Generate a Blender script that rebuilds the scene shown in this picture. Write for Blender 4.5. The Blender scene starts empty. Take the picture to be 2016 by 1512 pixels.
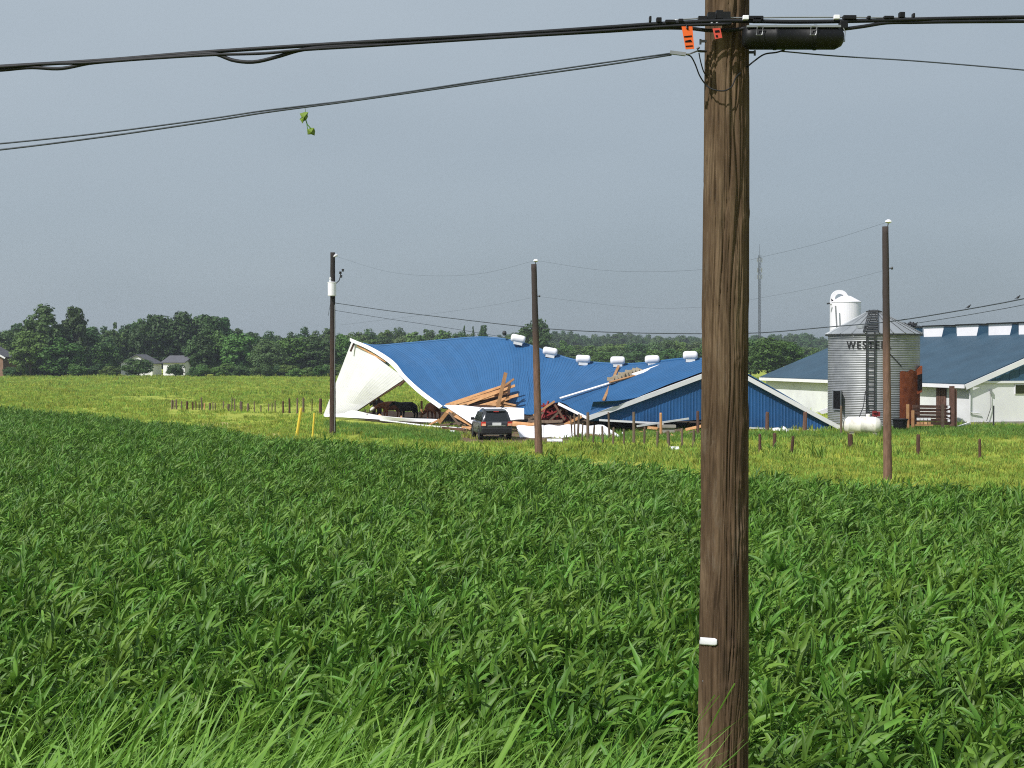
import bpy, math, random
import numpy as np
from mathutils import Vector, Matrix, noise

R = math.radians
rnd = random.Random(11)
sc = bpy.context.scene
col = sc.collection

# ------------------------------------------------------------------ camera, sky, sun, exposure
F, CX, CY, HC, HOR = 2770.0, 1008.0, 756.0, 4.7, 702.0
PITCH = math.atan((CY - HOR) / F)
cp, sp = math.cos(PITCH), math.sin(PITCH)
cam = bpy.data.cameras.new('camera')
cam.sensor_width = 36.0
cam.lens = 36.0 * F / 2016.0
cam.clip_start, cam.clip_end = 0.1, 6000.0
camo = bpy.data.objects.new('camera', cam)
col.objects.link(camo)
camo.location = (0, 0, HC)
camo.rotation_euler = (R(90) - PITCH, 0, 0)
sc.camera = camo

SUN_EL, SUN_AZ = R(46), R(46)      # azimuth measured from straight behind the camera towards the west (-X)
to_sun = Vector((-math.sin(SUN_AZ) * math.cos(SUN_EL), -math.cos(SUN_AZ) * math.cos(SUN_EL), math.sin(SUN_EL)))
w = bpy.data.worlds.new('World')
sc.world = w
w.use_nodes = True
nt = w.node_tree
N, L = nt.nodes, nt.links
bg = N['Background']
bg.inputs['Strength'].default_value = 0.1
sky = N.new('ShaderNodeTexSky')
sky.sky_type = 'NISHITA'
sky.sun_disc = False
sky.sun_elevation = SUN_EL
sky.sun_rotation = math.atan2(to_sun.x, to_sun.y)
tc = N.new('ShaderNodeTexCoord')
sep = N.new('ShaderNodeSeparateXYZ')
L.new(tc.outputs['Generated'], sep.inputs[0])
ramp = N.new('ShaderNodeValToRGB')
ramp.color_ramp.elements[0].position = 0.0
ramp.color_ramp.elements[0].color = (2.4, 3.0, 3.55, 1)
ramp.color_ramp.elements[1].position = 0.32
ramp.color_ramp.elements[1].color = (4.75, 5.45, 6.05, 1)
e = ramp.color_ramp.elements.new(0.10)
e.color = (3.4, 4.05, 4.65, 1)
mz = N.new('ShaderNodeMath'); mz.operation = 'ABSOLUTE'
L.new(sep.outputs['Z'], mz.inputs[0])
# slow tilt of the cloud deck: a little darker towards +X
tilt = N.new('ShaderNodeMath'); tilt.operation = 'MULTIPLY_ADD'
tilt.inputs[1].default_value = -0.10
L.new(sep.outputs['X'], tilt.inputs[0])
L.new(mz.outputs[0], tilt.inputs[2])
nz = N.new('ShaderNodeTexNoise')
nz.inputs['Scale'].default_value = 4.0
nz.inputs['Detail'].default_value = 3.0
mp = N.new('ShaderNodeMapping'); mp.inputs['Scale'].default_value = (1, 1, 3.0)
L.new(tc.outputs['Generated'], mp.inputs[0]); L.new(mp.outputs[0], nz.inputs['Vector'])
na = N.new('ShaderNodeMath'); na.operation = 'MULTIPLY_ADD'
na.inputs[1].default_value = 0.12
L.new(nz.outputs['Fac'], na.inputs[0]); L.new(tilt.outputs[0], na.inputs[2])
nb = N.new('ShaderNodeMath'); nb.operation = 'SUBTRACT'; nb.inputs[1].default_value = 0.04
L.new(na.outputs[0], nb.inputs[0])
L.new(nb.outputs[0], ramp.inputs[0])
mix = N.new('ShaderNodeMixRGB')
mix.inputs[0].default_value = 0.88
L.new(sky.outputs[0], mix.inputs[1]); L.new(ramp.outputs[0], mix.inputs[2])
L.new(mix.outputs[0], bg.inputs['Color'])

sl = bpy.data.lights.new('sun', 'SUN')
sl.energy = 4.6
sl.angle = R(0.5)
sl.color = (1.0, 0.97, 0.93)
slo = bpy.data.objects.new('sun', sl)
col.objects.link(slo)
slo.location = (-40, -40, 60)
slo.rotation_euler = (-to_sun).to_track_quat('-Z', 'Y').to_euler()

sc.view_settings.view_transform = 'Standard'
sc.view_settings.look = 'None'
sc.view_settings.gamma = 1.0
sc.view_settings.exposure = 0.0
sc.view_settings.use_curve_mapping = False
sc.cycles.max_bounces = 5
sc.cycles.diffuse_bounces = 2
sc.cycles.glossy_bounces = 2
sc.cycles.transmission_bounces = 3
sc.cycles.transparent_max_bounces = 4
sc.cycles.volume_bounces = 0
sc.cycles.use_denoising = False
sc.cycles.filter_width = 1.1

# ------------------------------------------------------------------ projection helpers (pixels of the 2016 x 1512 photograph)
def ray(px, py):
    u = (px - CX) / F
    v = -(py - CY) / F
    y = cp + sp * v
    return u / y, (-sp + cp * v) / y
def W(px, py, d):
    a, b = ray(px, py)
    return Vector((a * d, d, HC + b * d))
def G(px, py, z=0.0):
    a, b = ray(px, py)
    d = (z - HC) / b
    return Vector((a * d, d, z))
def depth(py):
    return G(CX, py).y
def lerp(a, b, t): return a + (b - a) * t
def interp(pts, x):
    if x <= pts[0][0]: return pts[0][1]
    for (x0, y0), (x1, y1) in zip(pts, pts[1:]):
        if x <= x1: return lerp(y0, y1, (x - x0) / (x1 - x0))
    return pts[-1][1]
def sstep(a, b, x):
    t = min(1, max(0, (x - a) / (b - a)))
    return t * t * (3 - 2 * t)

# ------------------------------------------------------------------ mesh builder
class MB:
    def __init__(s): s.v, s.f = [], []
    def add(s, vs, fs):
        o = len(s.v)
        s.v += [Vector(p) for p in vs]
        s.f += [tuple(i + o for i in f) for f in fs]
        return s
    def box(s, c, size, rot=None, taper=1.0):
        c = Vector(c); x, y, z = [q / 2 for q in size]
        vs = []
        for k, t in ((-1, 1.0), (1, taper)):
            for a, b in ((-1, -1), (1, -1), (1, 1), (-1, 1)):
                p = Vector((a * x * t, b * y * t, k * z))
                vs.append(c + (rot @ p if rot else p))
        return s.add(vs, [(3, 2, 1, 0), (4, 5, 6, 7), (0, 1, 5, 4), (1, 2, 6, 5), (2, 3, 7, 6), (3, 0, 4, 7)])
    def bar(s, p0, p1, wd, th, up=(0, 0, 1)):
        p0, p1 = Vector(p0), Vector(p1)
        d = (p1 - p0); ln = d.length; d.normalize()
        u = Vector(up)
        a = d.cross(u)
        if a.length < 1e-3: a = d.cross(Vector((1, 0, 0)))
        a.normalize(); b = a.cross(d)
        vs = []
        for q in (p0, p1):
            for i, j in ((-1, -1), (1, -1), (1, 1), (-1, 1)):
                vs.append(q + a * i * wd / 2 + b * j * th / 2)
        return s.add(vs, [(3, 2, 1, 0), (4, 5, 6, 7), (0, 1, 5, 4), (1, 2, 6, 5), (2, 3, 7, 6), (3, 0, 4, 7)])
    def tube(s, pts, r, n=6, caps=True):
        pts = [Vector(p) for p in pts]
        rs = r if isinstance(r, (list, tuple)) else [r] * len(pts)
        vs, fs = [], []
        for i, p in enumerate(pts):
            d = (pts[min(i + 1, len(pts) - 1)] - pts[max(i - 1, 0)]).normalized()
            a = d.cross(Vector((0, 0, 1)))
            if a.length < 1e-3: a = d.cross(Vector((0, 1, 0)))
            a.normalize(); b = d.cross(a)
            for k in range(n):
                t = 2 * math.pi * k / n
                vs.append(p + (a * math.cos(t) + b * math.sin(t)) * rs[i])
        for i in range(len(pts) - 1):
            for k in range(n):
                k2 = (k + 1) % n
                fs.append((i * n + k, i * n + k2, (i + 1) * n + k2, (i + 1) * n + k))
        if caps:
            fs.append(tuple(range(n))[::-1])
            fs.append(tuple(range((len(pts) - 1) * n, len(pts) * n)))
        return s.add(vs, fs)
    def lathe(s, prof, n=24, M=None, caps=True, arc=(0, 2 * math.pi)):
        M = M or Matrix()
        full = abs(arc[1] - arc[0] - 2 * math.pi) < 1e-5
        m = n if full else n + 1
        vs, fs = [], []
        for r_, z in prof:
            for k in range(m):
                t = arc[0] + (arc[1] - arc[0]) * k / n
                vs.append(M @ Vector((r_ * math.cos(t), r_ * math.sin(t), z)))
        for i in range(len(prof) - 1):
            for k in range(n):
                k2 = (k + 1) % m if full else k + 1
                fs.append((i * m + k, i * m + k2, (i + 1) * m + k2, (i + 1) * m + k))
        if caps and full:
            fs.append(tuple(range(n))[::-1]); fs.append(tuple(range((len(prof) - 1) * m, len(prof) * m)))
        return s.add(vs, fs)
    def grid(s, fn, us, vs_):
        vs = [fn(u, v) for u in us for v in vs_]
        m = len(vs_)
        fs = [(i * m + j, (i + 1) * m + j, (i + 1) * m + j + 1, i * m + j + 1) for i in range(len(us) - 1) for j in range(m - 1)]
        return s.add(vs, fs)
    def prism(s, poly, off):
        n = len(poly); off = Vector(off)
        vs = [Vector(p) for p in poly] + [Vector(p) + off for p in poly]
        fs = [tuple(range(n))[::-1], tuple(range(n, 2 * n))] + [(i, (i + 1) % n, n + (i + 1) % n, n + i) for i in range(n)]
        return s.add(vs, fs)
    def build(s, name, m, parent=None, smooth=False, solid=0.0, origin=None, bevel=0.0, local=False, kind=None):
        vs = s.v
        if parent is not None:
            o = Vector((0, 0, 0)) if local else Vector(world_of(parent))
        elif local: o = Vector((0, 0, 0))
        elif origin is not None: o = Vector(origin)
        else:
            o = Vector((sum(p.x for p in vs) / len(vs), sum(p.y for p in vs) / len(vs), min(p.z for p in vs)))
        me = bpy.data.meshes.new(name)
        me.from_pydata([tuple(p - o) for p in vs], [], s.f)
        if smooth: me.polygons.foreach_set('use_smooth', [True] * len(me.polygons))
        me.materials.append(m)
        ob = bpy.data.objects.new(name, me)
        col.objects.link(ob)
        if parent is not None: ob.parent = parent
        else: ob.location = o
        if solid:
            md = ob.modifiers.new('solid', 'SOLIDIFY'); md.thickness = solid; md.offset = -1
        if bevel:
            md = ob.modifiers.new('bevel', 'BEVEL'); md.width = bevel; md.segments = 2; md.limit_method = 'ANGLE'
        if kind: ob['kind'] = kind
        return ob
def world_of(o):
    p = Vector(o.location)
    while o.parent is not None:
        o = o.parent
        p += Vector(o.location)
    return p
def tag(o, label, cat=None, group=None, kind=None):
    o['label'] = label
    if cat: o['category'] = cat
    if group: o['group'] = group
    if kind: o['kind'] = kind
    return o
def empty(name, loc, label, cat, group=None, rz=0.0):
    o = bpy.data.objects.new(name, None)
    col.objects.link(o)
    o.location = loc
    o.rotation_euler = (0, 0, rz)
    o.empty_display_size = 0.3
    return tag(o, label, cat, group)
def copy_tree(o, parent=None):
    c = o.copy()
    col.objects.link(c)
    c.parent = parent
    for ch in list(o.children): copy_tree(ch, c)
    return c

# ------------------------------------------------------------------ materials
def mat(name, c, rough=0.6, metal=0.0, spec=0.4, var=0.25, nscale=3.0, bump=0.0, bscale=20.0, stretch=(1, 1, 1), c2=None, detail=5.0, lo=0.3, hi=0.7, rand=0.0):
    m = bpy.data.materials.new(name)
    m.use_nodes = True
    N, L = m.node_tree.nodes, m.node_tree.links
    b = N['Principled BSDF']
    b.inputs['Roughness'].default_value = rough
    b.inputs['Metallic'].default_value = metal
    b.inputs['Specular IOR Level'].default_value = spec
    tc = N.new('ShaderNodeTexCoord')
    mp = N.new('ShaderNodeMapping'); mp.inputs['Scale'].default_value = stretch
    L.new(tc.outputs['Object'], mp.inputs[0])
    n1 = N.new('ShaderNodeTexNoise'); n1.inputs['Scale'].default_value = nscale; n1.inputs['Detail'].default_value = detail
    n1.inputs['Roughness'].default_value = 0.6
    L.new(mp.outputs[0], n1.inputs['Vector'])
    rp = N.new('ShaderNodeValToRGB')
    rp.color_ramp.elements[0].position = lo
    rp.color_ramp.elements[1].position = hi
    if c2 is None:
        c2 = tuple(min(1, x * (1 + var)) for x in c); c1 = tuple(x * (1 - var) for x in c)
    else: c1 = c
    rp.color_ramp.elements[0].color = (*c1, 1)
    rp.color_ramp.elements[1].color = (*c2, 1)
    L.new(n1.outputs['Fac'], rp.inputs[0])
    out = rp.outputs[0]
    if rand:
        oi = N.new('ShaderNodeObjectInfo')
        hs = N.new('ShaderNodeHueSaturation')
        mr = N.new('ShaderNodeMapRange'); mr.inputs['To Min'].default_value = 1 - rand; mr.inputs['To Max'].default_value = 1 + rand
        L.new(oi.outputs['Random'], mr.inputs['Value']); L.new(mr.outputs[0], hs.inputs['Value'])
        L.new(out, hs.inputs['Color']); out = hs.outputs[0]
    L.new(out, b.inputs['Base Color'])
    if bump:
        n2 = N.new('ShaderNodeTexNoise'); n2.inputs['Scale'].default_value = bscale; n2.inputs['Detail'].default_value = 6
        L.new(mp.outputs[0], n2.inputs['Vector'])
        bp = N.new('ShaderNodeBump'); bp.inputs['Strength'].default_value = bump; bp.inputs['Distance'].default_value = 0.02
        L.new(n2.outputs['Fac'], bp.inputs['Height']); L.new(bp.outputs[0], b.inputs['Normal'])
    return m
def leafmat(name, dark, light, rough=0.45, trans=0.3, nscale=1.5, spec=0.5, hue=0.03, val=0.35):
    m = bpy.data.materials.new(name)
    m.use_nodes = True
    N, L = m.node_tree.nodes, m.node_tree.links
    b = N['Principled BSDF']
    b.inputs['Roughness'].default_value = rough
    b.inputs['Specular IOR Level'].default_value = spec
    tc = N.new('ShaderNodeTexCoord')
    n1 = N.new('ShaderNodeTexNoise'); n1.inputs['Scale'].default_value = nscale; n1.inputs['Detail'].default_value = 4
    L.new(tc.outputs['Object'], n1.inputs['Vector'])
    rp = N.new('ShaderNodeValToRGB')
    rp.color_ramp.elements[0].position = 0.32; rp.color_ramp.elements[1].position = 0.68
    rp.color_ramp.elements[0].color = (*dark, 1); rp.color_ramp.elements[1].color = (*light, 1)
    L.new(n1.outputs['Fac'], rp.inputs[0])
    oi = N.new('ShaderNodeObjectInfo')
    hs = N.new('ShaderNodeHueSaturation')
    mr = N.new('ShaderNodeMapRange'); mr.inputs['To Min'].default_value = 1 - val; mr.inputs['To Max'].default_value = 1 + val
    mh = N.new('ShaderNodeMapRange'); mh.inputs['To Min'].default_value = 0.5 - hue; mh.inputs['To Max'].default_value = 0.5 + hue
    wn = N.new('ShaderNodeTexWhiteNoise'); wn.noise_dimensions = '1D'
    L.new(oi.outputs['Random'], wn.inputs['W'])
    L.new(oi.outputs['Random'], mr.inputs['Value']); L.new(wn.outputs['Value'], mh.inputs['Value'])
    L.new(mr.outputs[0], hs.inputs['Value']); L.new(mh.outputs[0], hs.inputs['Hue'])
    L.new(rp.outputs[0], hs.inputs['Color'])
    L.new(hs.outputs[0], b.inputs['Base Color'])
    tr = N.new('ShaderNodeBsdfTranslucent')
    L.new(hs.outputs[0], tr.inputs['Color'])
    mx = N.new('ShaderNodeMixShader'); mx.inputs[0].default_value = trans
    L.new(b.outputs[0], mx.inputs[1]); L.new(tr.outputs[0], mx.inputs[2])
    L.new(mx.outputs[0], N['Material Output'].inputs['Surface'])
    return m

M = {}
M['white'] = mat('white_siding', (0.83, 0.815, 0.86), 0.45, var=0.05, nscale=0.6, bump=0.1)
M['white2'] = mat('weathered_white', (0.68, 0.68, 0.70), 0.6, c2=(0.80, 0.81, 0.83), nscale=0.7, bump=0.15)
M['blue'] = mat('blue_metal_roofing', (0.027, 0.108, 0.255), 0.5, spec=0.3, var=0.07, nscale=0.9, detail=8, rand=0.05)
M['bluewall'] = mat('blue_siding', (0.018, 0.085, 0.225), 0.55, spec=0.25, var=0.18, nscale=0.7, rand=0.08)
M['slate'] = mat('slate_blue_roofing', (0.036, 0.075, 0.115), 0.6, spec=0.25, var=0.14, nscale=0.5, rand=0.06)
M['slatewall'] = mat('slate_blue_siding', (0.04, 0.10, 0.17), 0.55, spec=0.3, var=0.12, nscale=0.6)
M['timber'] = mat('fresh_timber', (0.42, 0.20, 0.085), 0.75, spec=0.2, c2=(0.58, 0.34, 0.17), nscale=3, stretch=(1, 1, 1), rand=0.25)
M['oldwood'] = mat('old_wood', (0.09, 0.065, 0.05), 0.85, spec=0.15, c2=(0.20, 0.145, 0.105), nscale=6, stretch=(3, 3, 0.6), bump=0.4, rand=0.3)
M['darkwood'] = mat('dark_wood', (0.055, 0.03, 0.022), 0.85, spec=0.15, c2=(0.12, 0.065, 0.045), nscale=4, bump=0.3, rand=0.3)
M['fencewood'] = mat('brown_fence_board', (0.085, 0.045, 0.035), 0.85, spec=0.15, c2=(0.16, 0.09, 0.07), nscale=3, bump=0.3, rand=0.25)
M['redsteel'] = mat('red_paint', (0.22, 0.020, 0.022), 0.5, var=0.3, nscale=2)
M['rust'] = mat('rust', (0.13, 0.035, 0.018), 0.9, spec=0.1, c2=(0.30, 0.085, 0.035), nscale=2.2, bump=0.4)
M['galv'] = mat('galvanised_steel', (0.24, 0.25, 0.26), 0.5, metal=0.45, spec=0.4, c2=(0.36, 0.37, 0.38), nscale=1.6, stretch=(1, 1, 1.6), rand=0.08)
M['galvroof'] = mat('galvanised_roof', (0.26, 0.28, 0.30), 0.5, metal=0.45, spec=0.4, c2=(0.38, 0.40, 0.42), nscale=1.0, rand=0.1)
M['darksteel'] = mat('dark_steel', (0.05, 0.052, 0.055), 0.5, metal=0.4, var=0.3)
M['steel'] = mat('grey_steel', (0.33, 0.34, 0.35), 0.45, metal=0.6, var=0.2)
M['black'] = mat('black_plastic', (0.006, 0.006, 0.0075), 0.5, spec=0.3, var=0.3, nscale=6, bump=0.1)
M['blackhole'] = mat('dark_opening', (0.008, 0.008, 0.009), 0.9, spec=0.1, var=0.3)
M['bwire'] = mat('black_cable_sheath', (0.012, 0.013, 0.016), 0.6, spec=0.3, var=0.3, nscale=10)
M['gwire'] = mat('grey_wire', (0.055, 0.065, 0.08), 0.6, spec=0.3, var=0.3, nscale=10)
M['orange'] = mat('orange_tag', (0.80, 0.13, 0.02), 0.5, var=0.1, nscale=8)
M['redtag'] = mat('red_tag', (0.60, 0.07, 0.045), 0.5, var=0.12, nscale=8)
M['yellow'] = mat('yellow_marker', (0.75, 0.55, 0.06), 0.5, var=0.12)
M['tank'] = mat('white_tank_paint', (0.80, 0.77, 0.71), 0.4, c2=(0.46, 0.42, 0.37), nscale=3.2, lo=0.48, hi=0.80)
M['cow_brown'] = mat('brown_hide', (0.26, 0.095, 0.045), 0.8, spec=0.2, var=0.3, nscale=5)
M['cow_black'] = mat('black_hide', (0.010, 0.010, 0.012), 0.7, spec=0.25, var=0.3, nscale=5)
M['cow_white'] = mat('white_hide', (0.70, 0.66, 0.60), 0.8, spec=0.2, var=0.1, nscale=5)
M['bird'] = mat('dark_feathers', (0.022, 0.022, 0.026), 0.7, var=0.4, nscale=12)
M['car'] = mat('charcoal_car_paint', (0.055, 0.058, 0.066), 0.25, metal=0.35, spec=0.5, var=0.06)
M['carblack'] = mat('black_trim', (0.014, 0.014, 0.015), 0.55, var=0.2)
M['glass'] = mat('tinted_glass', (0.010, 0.012, 0.014), 0.06, spec=0.7, var=0.1)
M['tyre'] = mat('tyre_rubber', (0.015, 0.015, 0.015), 0.85, var=0.3, nscale=9)
M['rim'] = mat('alloy_rim', (0.55, 0.56, 0.58), 0.3, metal=0.8, var=0.1)
M['tail'] = mat('red_lamp_lens', (0.55, 0.035, 0.03), 0.15, spec=0.7, var=0.1)
M['sun_glare'] = mat('painted_sun_glare', (0.85, 0.45, 0.28), 0.15, spec=0.7, var=0.1)  # orange-white of sun on the tail lamps, put into the colour
M['plate'] = mat('licence_plate', (0.72, 0.73, 0.75), 0.4, var=0.05)
M['soil'] = mat('bare_dirt', (0.10, 0.068, 0.042), 0.95, spec=0.1, c2=(0.20, 0.145, 0.085), nscale=0.8, bump=0.6, bscale=5)
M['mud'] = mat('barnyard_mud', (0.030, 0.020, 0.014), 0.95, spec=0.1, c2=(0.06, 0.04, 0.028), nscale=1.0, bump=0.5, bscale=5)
M['straw'] = mat('flattened_straw', (0.40, 0.33, 0.13), 0.95, spec=0.1, c2=(0.50, 0.43, 0.22), nscale=1.2, bump=0.5, bscale=5)
M['brick'] = mat('brown_brick', (0.26, 0.15, 0.11), 0.9, var=0.2, nscale=2)
M['shingle'] = mat('grey_shingles', (0.10, 0.10, 0.115), 0.9, var=0.2, nscale=2)
M['concrete'] = mat('concrete', (0.30, 0.28, 0.25), 0.9, var=0.2, nscale=1.5)
M['bark'] = mat('tree_bark', (0.06, 0.045, 0.035), 0.9, var=0.3, nscale=2)
M['corn'] = leafmat('corn_leaf', (0.066, 0.160, 0.014), (0.142, 0.270, 0.038), 0.5, 0.27, nscale=2.2, spec=0.36, hue=0.016, val=0.32)
M['tallgrass'] = leafmat('tall_grass_blade', (0.10, 0.235, 0.024), (0.22, 0.385, 0.062), 0.5, 0.3, nscale=2.0, spec=0.4, hue=0.0, val=0.0)
M['meadow'] = leafmat('meadow_grass', (0.195, 0.31, 0.042), (0.42, 0.47, 0.10), 0.7, 0.35, nscale=2.0, spec=0.15, hue=0.035, val=0.3)
M['crown_dark'] = leafmat('dark_tree_foliage', (0.036, 0.082, 0.024), (0.085, 0.150, 0.044), 0.6, 0.2, nscale=0.35, spec=0.25, hue=0.02, val=0.25)
M['crown_mid'] = leafmat('green_tree_foliage', (0.060, 0.130, 0.026), (0.135, 0.225, 0.050), 0.6, 0.2, nscale=0.35, spec=0.25, hue=0.025, val=0.25)
M['crown_light'] = leafmat('pale_tree_foliage', (0.07, 0.125, 0.042), (0.15, 0.215, 0.080), 0.6, 0.25, nscale=0.35, spec=0.25, hue=0.02, val=0.2)
M['weed'] = leafmat('weed_leaf', (0.10, 0.21, 0.03), (0.20, 0.33, 0.06), 0.55, 0.3, nscale=2.0, spec=0.3, hue=0.03, val=0.2)

# ground: meadow colours that follow nothing but the ground itself
def ground_mat():
    m = bpy.data.materials.new('meadow_ground')
    m.use_nodes = True
    N, L = m.node_tree.nodes, m.node_tree.links
    b = N['Principled BSDF']; b.inputs['Roughness'].default_value = 0.95; b.inputs['Specular IOR Level'].default_value = 0.1
    tc = N.new('ShaderNodeTexCoord')
    def nse(scale, st, det=6, rough=0.6):
        mp = N.new('ShaderNodeMapping'); mp.inputs['Scale'].default_value = st
        L.new(tc.outputs['Object'], mp.inputs[0])
        n = N.new('ShaderNodeTexNoise'); n.inputs['Scale'].default_value = scale; n.inputs['Detail'].default_value = det; n.inputs['Roughness'].default_value = rough
        L.new(mp.outputs[0], n.inputs['Vector']); return n.outputs['Fac']
    def rmp(x, stops):
        r = N.new('ShaderNodeValToRGB')
        el = r.color_ramp.elements
        el[0].position, el[0].color = stops[0][0], (*stops[0][1], 1)
        el[1].position, el[1].color = stops[-1][0], (*stops[-1][1], 1)
        for p, c in stops[1:-1]:
            q = el.new(p); q.color = (*c, 1)
        L.new(x, r.inputs[0]); return r.outputs[0]
    base = rmp(nse(0.35, (0.35, 1, 1), 9, 0.7), [(0.30, (0.20, 0.28, 0.038)), (0.5, (0.36, 0.42, 0.072)), (0.72, (0.50, 0.50, 0.125))])
    fine = rmp(nse(2.2, (0.6, 1, 1), 8, 0.75), [(0.3, (0.45, 0.5, 0.4)), (0.7, (1.25, 1.2, 1.15))])
    mul = N.new('ShaderNodeMixRGB'); mul.blend_type = 'MULTIPLY'; mul.inputs[0].default_value = 0.75
    L.new(base, mul.inputs[1]); L.new(fine, mul.inputs[2])
    # swaths of ranker, darker grass
    sw = rmp(nse(0.06, (0.22, 1.6, 1), 5, 0.6), [(0.60, (0, 0, 0)), (0.68, (1, 1, 1))])
    mx = N.new('ShaderNodeMixRGB'); mx.inputs[2].default_value = (0.12, 0.20, 0.028, 1)
    fm = N.new('ShaderNodeMath'); fm.operation = 'MULTIPLY'; fm.inputs[1].default_value = 0.75
    L.new(sw, fm.inputs[0]); L.new(fm.outputs[0], mx.inputs[0]); L.new(mul.outputs[0], mx.inputs[1])
    L.new(mx.outputs[0], b.inputs['Base Color'])
    bp = N.new('ShaderNodeBump'); bp.inputs['Strength'].default_value = 0.8; bp.inputs['Distance'].default_value = 0.25
    L.new(nse(1.6, (0.7, 1, 1), 8, 0.7), bp.inputs['Height']); L.new(bp.outputs[0], b.inputs['Normal'])
    return m
M['ground'] = ground_mat()

# ------------------------------------------------------------------ ground
def th(x, y):
    z = 2.75 * (1 - sstep(4.2, 10.5, y))
    if y > 30: z += 0.10 * noise.noise(Vector((x * 0.05, y * 0.05, 0))) * sstep(30, 50, y)
    return z
ys = [-60, -20, 0, 2, 3, 4, 4.6, 5.2, 6, 7, 8, 9, 10, 11, 13, 16, 20, 25, 30, 36] + list(range(40, 200, 5)) + list(range(200, 420, 10)) + [440, 480, 520, 600, 700, 900, 1200, 1500]
xs = [-1100, -900, -600, -400, -300, -220] + list(range(-180, 185, 5)) + [220, 300, 400, 600, 900, 1100]
g = MB().grid(lambda x, y: Vector((x, y, th(x, y))), xs, ys)
go = g.build('ground', M['ground'], local=True, smooth=True)
tag(go, 'yellow green meadow ground stretching to the tree line', None, kind='structure')

def patch(name, poly, m, label, lift=0.02, kind='structure', n=14):
    """flat sheet that follows the ground, with a ragged outline"""
    c = sum((Vector(p) for p in poly), Vector()) / len(poly)
    ring = []
    k = len(poly)
    for i in range(k):
        a, b = Vector(poly[i]), Vector(poly[(i + 1) % k])
        for j in range(n):
            p = a.lerp(b, j / n)
            q = c + (p - c) * (1 + 0.10 * noise.noise(Vector((p.x * 0.9, p.y * 0.9, 3.1))))
            ring.append(q)
    mb = MB()
    vs = [Vector((c.x, c.y, th(c.x, c.y) + lift))]
    for t in (0.5, 1.0):
        for p in ring:
            q = c + (p - c) * t
            vs.append(Vector((q.x, q.y, th(q.x, q.y) + (lift if t < 1 else 0.004))))
    m_ = len(ring)
    fs = [(0, 1 + i, 1 + (i + 1) % m_) for i in range(m_)] + [(1 + i, 1 + m_ + i, 1 + m_ + (i + 1) % m_, 1 + (i + 1) % m_) for i in range(m_)]
    o = mb.add(vs, fs).build(name, m, local=True)
    tag(o, label, None, kind=kind)
    return o
patch('dirt_track', [G(860, 846), G(1000, 838), G(1110, 842), G(1125, 872), G(1020, 880), G(900, 868)], M['soil'], 'brown dirt track where the dark car is parked', 0.03)
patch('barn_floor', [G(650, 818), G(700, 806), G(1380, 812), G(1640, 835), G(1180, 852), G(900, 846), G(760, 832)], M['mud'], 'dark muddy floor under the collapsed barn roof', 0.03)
patch('straw_strip', [G(385, 833), G(440, 831), G(520, 845), G(585, 858), G(540, 864), G(440, 848)], M['straw'], 'pale flattened straw strip along the corn edge', 0.03)

# ------------------------------------------------------------------ scatter through geometry nodes
def scatter(name, pts, sources, m, label):
    """pts: (x, y, z, rx, ry, rz, scale, variant); one stuff object whose points carry instances of visible objects"""
    me = bpy.data.meshes.new(name)
    me.from_pydata([p[:3] for p in pts], [], [])
    a = me.attributes.new('turn', 'FLOAT_VECTOR', 'POINT'); a.data.foreach_set('vector', np.array([p[3:6] for p in pts], dtype=np.float32).ravel())
    a = me.attributes.new('size', 'FLOAT', 'POINT'); a.data.foreach_set('value', np.array([p[6] for p in pts], dtype=np.float32))
    a = me.attributes.new('variant', 'INT', 'POINT'); a.data.foreach_set('value', np.array([p[7] for p in pts], dtype=np.int32))
    me.materials.append(m)
    ob = bpy.data.objects.new(name, me); col.objects.link(ob)
    ng = bpy.data.node_groups.new(name + '_nodes', 'GeometryNodeTree')
    ng.interface.new_socket('Geometry', in_out='INPUT', socket_type='NodeSocketGeometry')
    ng.interface.new_socket('Geometry', in_out='OUTPUT', socket_type='NodeSocketGeometry')
    N, L = ng.nodes, ng.links
    gi, gout = N.new('NodeGroupInput'), N.new('NodeGroupOutput')
    iop = N.new('GeometryNodeInstanceOnPoints')
    jn = N.new('GeometryNodeJoinGeometry')
    for s in sources[::-1]:
        oi = N.new('GeometryNodeObjectInfo'); oi.inputs['Object'].default_value = s; oi.inputs['As Instance'].default_value = True
        L.new(oi.outputs['Geometry'], jn.inputs[0])
    def attr(nm, t):
        n = N.new('GeometryNodeInputNamedAttribute'); n.data_type = t; n.inputs['Name'].default_value = nm
        return next(o for o in n.outputs if o.enabled and o.name == 'Attribute')
    e2r = N.new('FunctionNodeEulerToRotation')
    L.new(attr('turn', 'FLOAT_VECTOR'), e2r.inputs[0])
    L.new(gi.outputs[0], iop.inputs['Points']); L.new(jn.outputs[0], iop.inputs['Instance'])
    iop.inputs['Pick Instance'].default_value = True
    L.new(attr('variant', 'INT'), iop.inputs['Instance Index'])
    L.new(e2r.outputs[0], iop.inputs['Rotation']); L.new(attr('size', 'FLOAT'), iop.inputs['Scale'])
    L.new(iop.outputs[0], gout.inputs[0])
    md = ob.modifiers.new('scatter', 'NODES'); md.node_group = ng
    tag(ob, label, None, kind='stuff')
    return ob

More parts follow.
